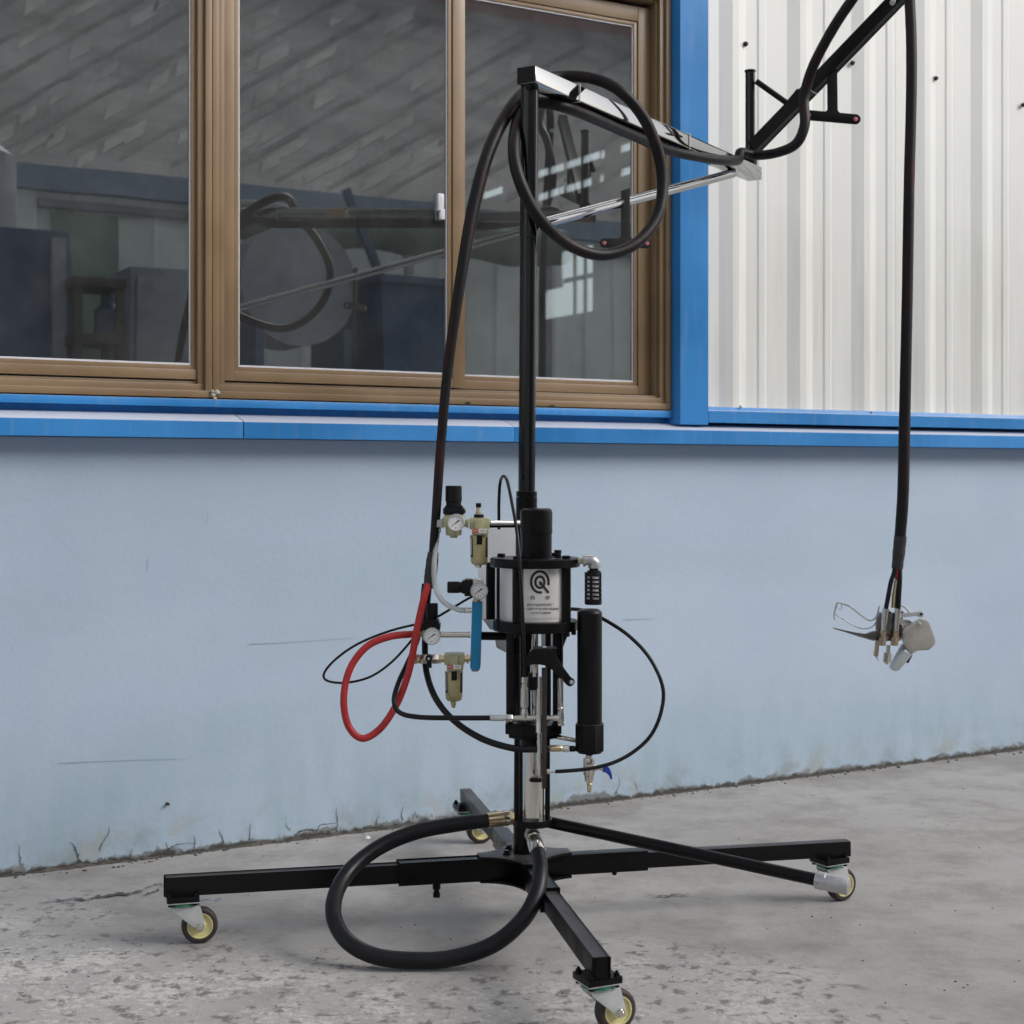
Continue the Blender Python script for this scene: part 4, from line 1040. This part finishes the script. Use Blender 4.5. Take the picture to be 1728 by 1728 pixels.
def airunit(u, v0, d, name, top, mirror=1):
    """lubricator / filter: cast body, sticker and caged bowl; u centre, v0 top of body"""
    bm = new(); pbox(bm, u - 17, u + 17, v0, v0 + 19.5, d + .002, .042, .003); pbox(bm, u - 8, u + 7, v0 + 3, v0 + 28, d - .004, .012, .002); pbox(bm, u - 13, u + 15, v0 + 18, v0 + 29, d - .001, .046, .003)
    un = part(name, bm, M['olive'])
    bm = new(); vl(bm, u - .5, d + .021, [(v0 + 29.2, 15.4), (v0 + 72, 14.6), (v0 + 76, 13.6), (v0 + 79, 10.5), (v0 + 79, 0)], 40); part('bowl', bm, M['gold'], un)
    ro = 15.15 * d / F; cc = P(u - .5, v0, d + .021)
    def wrapq(a0, a1, va, vb, lift, mt, nm):
        bm = new(); pr = None
        for i in range(9):
            a = R(a0 + (a1 - a0) * i / 8); rr = ro + lift
            q = [bm.verts.new((cc.x + rr * math.sin(a), cc.y - rr * math.cos(a), zz(v, d))) for v in (va, vb)]
            q += [bm.verts.new((cc.x + (rr - .002) * math.sin(a), cc.y - (rr - .002) * math.cos(a), zz(v, d))) for v in (vb, va)]
            if pr:
                for k in range(4): bm.faces.new((pr[k], q[k], q[(k + 1) % 4], pr[(k + 1) % 4]))
            else: bm.faces.new(q)
            pr = q
        bm.faces.new(pr[::-1]); part(nm, bm, mt, un)
    wrapq(-14, 21, v0 + 29.5, v0 + 45, .0009, M['plastic'], 'sight_dome')
    wrapq(-66, -44, v0 + 33, v0 + 66.5, .0007, M['dark'], 'bowl_slot'); wrapq(-62, -50, v0 + 34, v0 + 63, .0012, M['zinc'], 'bowl_window')
    wrapq(48, 68, v0 + 33, v0 + 66.5, .0007, M['dark'], 'bowl_slot')
    bm = new(); pbox(bm, u - 11, u - 1.6, v0 + 18.5, v0 + 25, d - .0046, .0006, 0); part('sticker', bm, M['red'], un)
    bm = new(); pbox(bm, u - 1.5, u + 11.5, v0 + 18.5, v0 + 25, d - .0046, .0006, 0); part('sticker', bm, M['face'], un)
    for txt, uu, wd, mt in (('E.MC', u - 6.3, 7, M['face']), ('A2000', u + 5, 9, M['print'])):
        bm = lettering(txt, uu, v0 + 21.8, 4.6, wrap=lambda a, b: P(a, b, d - .0049), width=wd)
        if bm: part('lettering', bm, mt, un, flat=True)
    return un
lu = airunit(809, 874, d1, 'lubricator', True)
bm = new(); vl(bm, 808, d1 + .02, [(868, 8.4), (873.8, 8.4)], 24); vl(bm, 807.5, d1 + .02, [(848.8, 3.6), (849.5, 4.6), (855.5, 4.6), (856.5, 3.6)], 18); part('dome_cap', bm, M['plastic'], lu)
bm = new(); vl(bm, 807.5, d1 + .02, [(856.6, 3.8), (862, 3.6), (863, 5), (867.8, 5)], 18); part('sight_glass', bm, M['amber'], lu)
bm = new(); vl(bm, 807, d1 + .021, [(953.2, 6), (955, 6), (957.5, 4.8)], 14); part('drain_nut', bm, M['nickel'], lu)
bm = new(); rod(bm, P(826, 882.2, d1 + .02), P(879, 882.2, 3.43), 4.4 * d1 / F, n=18); part('support_rod', bm, M['zinc'])
bm = new(); rod(bm, P(826, 888.3, d1 + .03), P(879, 888.3, 3.435), 2.2 * d1 / F, n=12); part('support_rod', bm, M['black'])
# middle regulator, lying on its side
bm = new(); hl(bm, 991, d1 + .02, [(755, 9), (756.5, 9.9), (775, 10), (775.5, 9), (779.5, 9)], 40); pbox(bm, 779, 784, 980, 1002, d1, .042, .002); pbox(bm, 783.5, 797, 978, 1006.5, d1 - .002, .045, .003)
rm = part('pressure_regulator', bm, M['plastic'], label='regulator lying on its side above the blue block')
bm = new(); pbox(bm, 797.3, 815, 978, 1008, d1 + .004, .036, .003); hl(bm, 981.5, d1 + .018, [(797.5, 4), (805, 4), (805, 5), (813, 4.6)], 16); part('body', bm, M['nickel'], rm)
gauge(808.6, 997, d1 - .014, 15, rm)
bm = new(); vl(bm, 804.5, d1 + .02, [(1008.5, 5), (1011, 5), (1011, 6.5), (1015.5, 6.5)], 20); part('hex_nut', bm, M['brass'], rm)
bm = new(); pts = [(796.5, 1016.5), (797.5, 1015.8), (813, 1015.8), (814, 1016.8), (810.8, 1127), (808.5, 1131), (795.5, 1131), (793.2, 1127)]
prism(bm, [P(*q, d1 + .004) for q in pts], (0, .032, 0), .0018); mf = part('manifold_block', bm, M['manifold'])
bm = new(); vl(bm, 802, d1 + .02, [(1131.2, 6.2), (1132.6, 6.2), (1133, 5)], 18); part('end_plug', bm, M['zinc'], mf)
bm = new(); hl(bm, 1030, d1 + .018, [(783, 4.6), (784, 5.2), (789.6, 5.2), (789.6, 4), (791, 4), (791, 4.6), (795.5, 4.6)], 8); part('push_fitting', bm, M['nickel'], mf)
bm = new(); rod(bm, P(811, 1073, d1 + .02), P(868, 1074, 3.42), 7.2 * d1 / F, n=24); part('support_arm', bm, M['black'])
# lower regulator
bm = new(); pbox(bm, 712, 742, 1063.5, 1081, d1 + .002, .04, .003); hl(bm, 1070.5, d1 + .02, [(706, 5.6), (707, 6.4), (709.5, 6.4), (710, 4.6), (713, 4.6)], 8); rl = part('pressure_regulator', bm, M['olive'], label='regulator the red hose runs into')
bm = new(); pbox(bm, 711.5, 742.5, 1052.5, 1063.2, d1 - .002, .046, .003); pbox(bm, 715, 740.5, 1046.5, 1053, d1, .042, .003); part('bonnet', bm, M['plastic'], rl)
part('knob', knob(728.8, 1018, 1046.3, 10.2, d1 + .021, rl), M['plastic'], rl)
gauge(728.8, 1073.6, d1 - .014, 14.8, rl)
bm = new(); hl(bm, 1071, d1 + .02, [(742.3, 5), (790.6, 5), (790.6, 6), (794, 6)], 20); part('pipe', bm, M['steel'], rl)
# lower filter with ball valve
af = airunit(766.5, 1103.5, d1, 'air_filter', False)
bm = new(); hl(bm, 1111.5, d1 + .022, [(783, 6), (787, 6), (787, 8), (791, 8), (791, 5), (794, 5)], 8); part('hex_nut', bm, M['brass'], af)
bm = new(); vl(bm, 765, d1 + .021, [(1182.7, 4), (1184.5, 5), (1189, 5), (1189.5, 3.8), (1194, 3.6)], 14); part('drain_nut', bm, M['brass'], af)
bm = new(); hl(bm, 1111.8, d1 + .02, [(708, 8), (709, 8.8), (740, 8.8), (741, 8)], 6); bv = part('ball_valve', bm, M['nickel'])
bm = new(); hl(bm, 1111.8, d1 + .02, [(697, 8.4), (698.5, 8.8), (703, 8.8), (704, 7.6), (707.8, 7.6)], 20); hl(bm, 1111.8, d1 + .02, [(741.2, 7.4), (745, 7.4), (745, 6), (749.5, 6)], 8); part('brass_end', bm, M['brass'], bv)
bm = new(); hl(bm, 1111, d1 + .02, [(690.5, 7.6), (692, 9), (695.5, 9.2), (696.8, 8)], 24); part('release_ring', bm, M['blue_knob'], bv)
bm = new(); q = P(724, 1110.5, d1); lathe(bm, q + V((0, .012, 0)), (0, -1, 0), [(0, .0075), (.022, .0075), (.024, .006)], 20); beam(bm, q + V((.0005, -.007, 0)), P(725, 1127, d1 - .007), .006, .010, .001, up=(1, 0, 0)); part('valve_knob', bm, M['plastic'], bv)
bm = new(); lathe(bm, q + V((0, -.0122, 0)), (0, -1, 0), [(0, .003), (.0015, .0022)], 12); part('knob_screw', bm, M['zinc'], bv)

# suction tube with its silver end cap
sa, sb = P(925, 1387, 3.36), P(1380, 1485, 3.10); sdv = (sb - sa).normalized()
bm = new(); rod(bm, sa, sb, .0128, n=28); sp = part('suction_tube', bm, M['black'])
bm = new(); lathe(bm, sb - sdv * .004, sdv, [(0, .0140), (.0, .0172), (.003, .0180), (.020, .0180), (.0205, .0176), (.050, .0176), (.0505, .0181), (.064, .0181), (.067, .0172), (.0675, .0)], 32); part('suction_cap', bm, M['silver'], sp)
bm = new(); vl(bm, 898, 3.335, [(1392.3, 12), (1396, 12), (1397, 10.5), (1402, 10.5), (1404, 12.6), (1412, 12.8)], 24); sf = part('suction_elbow', bm, M['zinc'])
fa, fb = P(899, 1408, 3.325), P(908.5, 1440, 3.245); fd = (fb - fa).normalized(); fL = (fb - fa).length
bm = new(); lathe(bm, fa, fd, [(0, .0145), (.012, .0150), (.0125, .0172), (.022, .0172), (.023, .0150), (.027, .0150)], 8); part('hex_nut', bm, M['nickel'], sf)
bm = new(); lathe(bm, fa + fd * .0275, fd, [(0, .0150), (.004, .0178), (fL - .032, .0178), (fL - .028, .0165), (fL - .028, .014)], 26); part('hose_sleeve', bm, M['nickel'], sf)
ga, gb = P(822, 1384.5, 3.405), P(866, 1379, 3.425); gd = (gb - ga).normalized(); gL = (gb - ga).length
bm = new(); lathe(bm, ga, gd, [(0, .0165), (gL * .62, .0165), (gL * .63, .0150)], 26); sf2 = part('hose_sleeve', bm, M['brass'])
bm = new(); lathe(bm, ga + gd * gL * .635, gd, [(0, .0150), (0, .0172), (gL * .15, .0172), (gL * .17, .015)], 26); part('collar', bm, M['nickel'], sf2)
bm = new(); lathe(bm, ga + gd * gL * .81, gd, [(0, .0165), (gL * .13, .0165), (gL * .14, .0110), (gL * .35, .011)], 6); part('hex_nut', bm, M['brass'], sf2)

# ------------------------------------------------------------------ hoses
def hose(name, pts, r, m, label, cat, group=None, n=14, step=7, wob=0.0):
    bm = new(); tube(bm, [p if isinstance(p, V) else P(*p) for p in pts], r, n, step, wob=wob)
    return obj(name, bm, m, None, label=label, cat=cat, group=group, ang=80)
def UB(u, dz=0.0, fwd=0.0):               # under the boom, at column u
    return b0c + bd * onboom(u) + V((0, 0, -bh / 2 - .0155 + dz)) + bs * fwd
hb = hose('hose_bundle', [(731, 935, 3.375), (735, 880, 3.375), (744, 750, 3.375), (756, 620, 3.375), (776, 480, 3.375), (799, 350, 3.40), (827, 250, 3.44), (864, 180, 3.505), (905, 140, 3.585), (950, 129, 3.625), (1003, 133, 3.60), (1052, 158, 3.58), (1094, 213, 3.61), (1117, 290, 3.64), (1111, 360, 3.62), (1074, 410, 3.58), (1018, 430, 3.54), (960, 413, 3.49), (908, 366, 3.42), (877, 305, 3.40), (867, 250, 3.425), (877, 195, 3.50), (903, 174, 3.55), UB(960), UB(1050), UB(1125), UB(1165, .004, .022), UB(1200, .016, .040), UB(1228, .038, .032), (1250, 257, 4.37), (1275, 262, 4.395), (1310, 258, 4.31), (1343, 243, 4.29), (1358, 210, 4.29), (1357, 165, 4.31), (1371, 115, 4.29), (1400, 58, 4.25), (1432, 8, 4.2), (1470, -42, 4.18), (1506, -62, 4.17), (1530, -32, 4.16), (1537, 40, 4.15), (1538, 150, 4.14), (1534, 320, 4.13), (1531, 500, 4.13), (1527, 690, 4.13), (1524, 830, 4.13), (1519, 905, 4.13), (1517, 945, 4.13)],
          [.0098, .0100, .0105, .0112, .0123, .0146, .0152, .0150, .0148] + [.0138] * 15 + [.0136] * 8 + [.0144] * 12 + [.0149, .0153, .0156, .0152, .0125], M['bundle'], 'thick black hose bundle looping round the boom and hanging from the swing arm', 'hose', n=18, wob=.012)
for pts, r in (([(731, 932, 3.375), (729, 950, 3.375), (726, 975, 3.37), (724, 992, 3.37)], [.0118, .0136, .0138, .0118]), ([(1519.5, 905, 4.13), (1517, 930, 4.13), (1514, 960, 4.13)], [.0172, .0168, .0150])):
    bm = new(); tube(bm, [P(*p) for p in pts], r, 16, 6, wob=.03); part('tape_wrap', bm, M['tape'], hb)
hose('red_hose', [(723, 985, 3.365), (714, 1015, 3.355), (704, 1060, 3.352), (697, 1100, 3.352), (688, 1140, 3.352), (670, 1187, 3.35), (643, 1228, 3.34), (612, 1246, 3.33), (588, 1225, 3.33), (580, 1180, 3.33), (590, 1130, 3.34), (618, 1092, 3.35), (655, 1075, 3.36), (690, 1070.5, 3.375), (708, 1070.5, 3.38)], .0079, M['red_hose'], 'bright red air hose curling from the bundle into the lower gauge', 'hose')
o = hose('fluid_hose', [(716, 985, 3.40), (711, 1030, 3.40), (706, 1075, 3.39), (688, 1118, 3.40), (672, 1153, 3.36), (665, 1182, 3.32), (674, 1202, 3.315), (705, 1210, 3.30), (765, 1211.5, 3.28), (830, 1211.5, 3.262)], .0055, M['rubber'], 'slim black hose bending to the silver fittings, leftmost in front of the red hose', 'hose')
bm = new(); hl(bm, 1211.5, dm2, [(827, 4.6), (828, 5.2), (849, 5.2), (852.7, 4)], 20); part('hose_sleeve', bm, M['zinc'], o)
hose('fluid_hose', [(724, 985, 3.39), (719, 1040, 3.425), (717, 1090, 3.425), (720, 1135, 3.40), (735, 1178, 3.36), (766, 1216, 3.32), (812, 1246, 3.28), (862, 1262, 3.265), (900, 1264.5, 3.268), (926, 1263.2, 3.27)], .0071, M['rubber'], 'black hose sweeping down past the gold air filter to the fluid filter inlet', 'hose')
hose('pilot_tube', [(842, 893, 3.47), (842, 845, 3.46), (844, 815, 3.44), (849, 804, 3.41), (856, 812, 3.37), (866, 860, 3.29), (873, 905, 3.235), (879, 980, 3.215), (883, 1060, 3.21), (885, 1110, 3.235), (885, 1142, 3.262)], .0036, M['rubber'], 'thin black air tube arching up and down the front of the motor', 'tube', n=10)
hose('pilot_tube', [(801, 1005, 3.395), (785, 1013, 3.40), (757, 1030, 3.42), (722, 1048, 3.42), (660, 1064, 3.38), (605, 1086, 3.36), (567, 1112, 3.35), (547, 1136, 3.35), (553, 1149, 3.35), (585, 1152, 3.35), (625, 1142, 3.355), (660, 1118, 3.38), (690, 1086, 3.405), (716, 1052, 3.41)], .0027, M['rubber'], 'thin black tube in a flat loop left of the red hose', 'tube', n=10)
o = hose('pilot_tube', [(950, 1027, 3.42), (985, 1030, 3.40), (1017, 1044, 3.36), (1060, 1072, 3.33), (1096, 1110, 3.31), (1118, 1158, 3.30), (1116, 1200, 3.29), (1099, 1240, 3.28), (1070, 1268, 3.27), (1035, 1287, 3.26), (995, 1297, 3.25), (955, 1301, 3.245), (937, 1302, 3.245)], .0041, M['rubber'], 'black tube bowing out to the right around the fluid filter', 'tube', n=12)
bm = new(); hl(bm, 1302, 3.245, [(923, 4.2), (928, 4.2), (928, 2.6), (937.5, 2.6)], 12); part('push_fitting', bm, M['zinc'], o)
hose('clear_tube', [(738.5, 896, d1 + .017), (735, 925, 3.37), (732.5, 955, 3.36), (733.5, 985, 3.36), (742, 1008, 3.36), (757, 1022, 3.365), (774, 1029, 3.37), (785, 1030, 3.378)], .0058, M['clear'], 'clear plastic air tube between top regulator and blue block', 'tube', n=14)
hose('suction_hose', [(908, 1438, 3.25), (912, 1468, 3.205), (906, 1508, 3.165), (882, 1552, 3.135), (832, 1594, 3.12), (762, 1617, 3.12), (695, 1620.5, 3.12), (632, 1613, 3.125), (586, 1588, 3.15), (563.5, 1548, 3.2), (568, 1505, 3.26), (594, 1465, 3.315), (643, 1428, 3.36), (705, 1403, 3.385), (770, 1391, 3.40), (828, 1384, 3.407)], [.0156, .0160] + [.0171] * 12 + [.0166, .0154], M['rubber'], 'thick black rubber suction hose looping low over the concrete', 'hose', n=22, step=8)

# ------------------------------------------------------------------ spray gun hanging from the hose
GD = 4.13
GUN = root('spray_gun', P(1503, 1070, GD), 'silver spray gun with pale cup hanging from the hose end', 'spray gun')
def Z5(x, y): return 1380 + x / 6.171, 880 + y / 6.171
def gp2(bm, pts, d, th, bev=.001): prism(bm, [P(*Z5(*q), d) for q in pts], (0, th, 0), bev)
def g(name, bm, m): return obj(name, bm, m, GUN)
def gv(bm, x0, y0, x1, y1, r, d, n=16, r1=None):
    rod(bm, P(*Z5(x0, y0), d), P(*Z5(x1, y1), d), r / 6.171 * d / F, None if r1 is None else r1 / 6.171 * d / F, n=n)
bm = new(); gp2(bm, [(650, 950), (890, 950), (880, 1160), (860, 1240), (700, 1250), (610, 1240), (615, 1010)], GD, .018, .003); g('body', bm, M['gun_metal'])
for x0, x1, xm in ((812, 708, 768), (846, 838, 862)):
    bm = new(); tube(bm, [P(*Z5(x0, 430), GD), P(*Z5((x0 + xm) / 2 + 2, 540), GD - .006), P(*Z5(xm - 8, 640), GD - .011), P(*Z5((xm + x1) / 2 - 4, 780), GD - .012), P(*Z5(x1, 915), GD - .012)], 24 / 6.171 * GD / F, 14, 6); g('whip_hose', bm, M['rubber'])
    bm = new(); gv(bm, x1, 908, x1 - 16, 1062, 37, GD - .012, 20, 34); gv(bm, x1 - 16, 1062, x1 - 22, 1140, 29, GD - .012); g('hose_sleeve', bm, M['steel'])
    bm = new(); gv(bm, x1 - 24, 1142, x1 - 30, 1210, 36, GD - .012, 8); gv(bm, x1 - 34, 1208, x1 - 44, 1292, 42, GD - .012, 6); g('hex_nut', bm, M['bronze'])
    bm = new(); lathe(bm, P(*Z5(x1 + 22, 1180), GD - .001), (0, -1, 0), [(0, .0022), (.0035, .0022), (.004, .001)], 10); g('body_bolt', bm, M['plastic'])
    bm = new(); lathe(bm, P(*Z5(x1 + 40, 945), GD - .001), (0, -1, 0), [(0, .0030), (.0035, .0030), (.004, .0018)], 10); g('body_bolt', bm, M['plastic'])
bm = new(); gv(bm, 832, 440, 820, 615, 17, GD - .004); g('air_whip', bm, M['red_hose'])
bm = new(); gv(bm, 818, 617, 800, 745, 24, GD - .006); gv(bm, 800, 745, 790, 900, 30, GD - .004); g('air_fitting', bm, M['brass'])
bm = new(); gv(bm, 622, 1235, 612, 1345, 24, GD + .004); gv(bm, 610, 1345, 604, 1402, 26, GD + .004); gv(bm, 606, 1402, 632, 1450, 9, GD + .004, 10, 3); g('inlet_nipple', bm, M['bronze'])
bm = new(); gv(bm, 735, 1285, 730, 1370, 22, GD); gv(bm, 728, 1368, 716, 1462, 44, GD, 6); gv(bm, 714, 1460, 708, 1484, 24, GD); g('tip_nut', bm, M['nickel'])
bm = new(); gp2(bm, [(165, 1108), (300, 1138), (410, 1160), (500, 1172), (590, 1142), (640, 1150), (625, 1240), (570, 1242), (420, 1198), (280, 1152), (168, 1120)], GD - .002, .014, .0012); g('trigger', bm, M['gun_metal'])
def wire(pts, d, r, mt, nm):
    bm = new(); tube(bm, [P(*Z5(*q), d) for q in pts], r, 8, 6); g(nm, bm, mt)
wire([(168, 975), (185, 900), (205, 850), (260, 856), (340, 890), (430, 960), (500, 1012), (555, 1030), (600, 1005), (625, 950), (640, 880)], GD - .008, .0023, M['silver'], 'trigger_guard')
wire([(175, 1025), (172, 970), (250, 1010), (340, 1068), (430, 1108), (520, 1115), (580, 1085), (615, 1030)], GD + .016, .0015, M['silver'], 'trigger_guard')
wire([(205, 855), (200, 895), (225, 912), (250, 890), (245, 862)], GD - .006, .0010, M['silver'], 'guard_spring')
wire([(868, 878), (905, 888), (960, 945)], GD + .004, .003, M['silver'], 'hanger_hook')
bm = new(); gp2(bm, [(850, 960), (1040, 940), (1085, 935), (1110, 970), (1085, 1000), (1020, 985), (860, 1005)], GD - .006, .010, .001); g('lever', bm, M['zinc'])
bm = new(); q = P(*Z5(1078, 965), GD - .006); lathe(bm, q, (0, -1, 0), [(0, .0034), (.003, .0034), (.004, .002)], 12); g('lever_pin', bm, M['plastic'])
bm = new(); gp2(bm, [(885, 1160), (893, 1120), (930, 1095), (1030, 1050), (1080, 1020), (1130, 1022), (1165, 1050), (1200, 1140), (1232, 1240), (1225, 1285), (1165, 1342), (1090, 1345), (1040, 1350), (985, 1385), (935, 1340), (905, 1260), (888, 1215)], GD - .014, .03, .005); g('cup', bm, M['pale_wax'])
bm = new(); q = P(*Z5(1058, 1062), GD - .0145); lathe(bm, q, (0, -1, 0), [(0, .0048), (.002, .0048), (.003, .003)], 16); g('cup_screw', bm, M['zinc'])
bm = new(); gp2(bm, [(893, 1345), (985, 1392), (850, 1555), (800, 1560), (772, 1545), (780, 1500)], GD - .012, .024, .003); g('handle', bm, M['zinc'])
bm = new(); gp2(bm, [(880, 1285), (920, 1262), (928, 1330), (880, 1352), (800, 1470), (770, 1530), (750, 1520), (800, 1420)], GD + .0125, .014, .002); g('rear_grip', bm, M['silver'])
bm = new(); gp2(bm, [(960, 1400), (990, 1392), (945, 1478), (922, 1470)], GD - .006, .012, .001); g('handle_pad', bm, M['plastic'])
bm = new(); gp2(bm, [(855, 1010), (960, 1030), (990, 1050), (900, 1100), (860, 1075)], GD - .002, .016, .003); gp2(bm, [(850, 1080), (890, 1105), (886, 1220), (850, 1250), (820, 1240)], GD + .001, .014, .002); g('cup_mount', bm, M['nickel'])
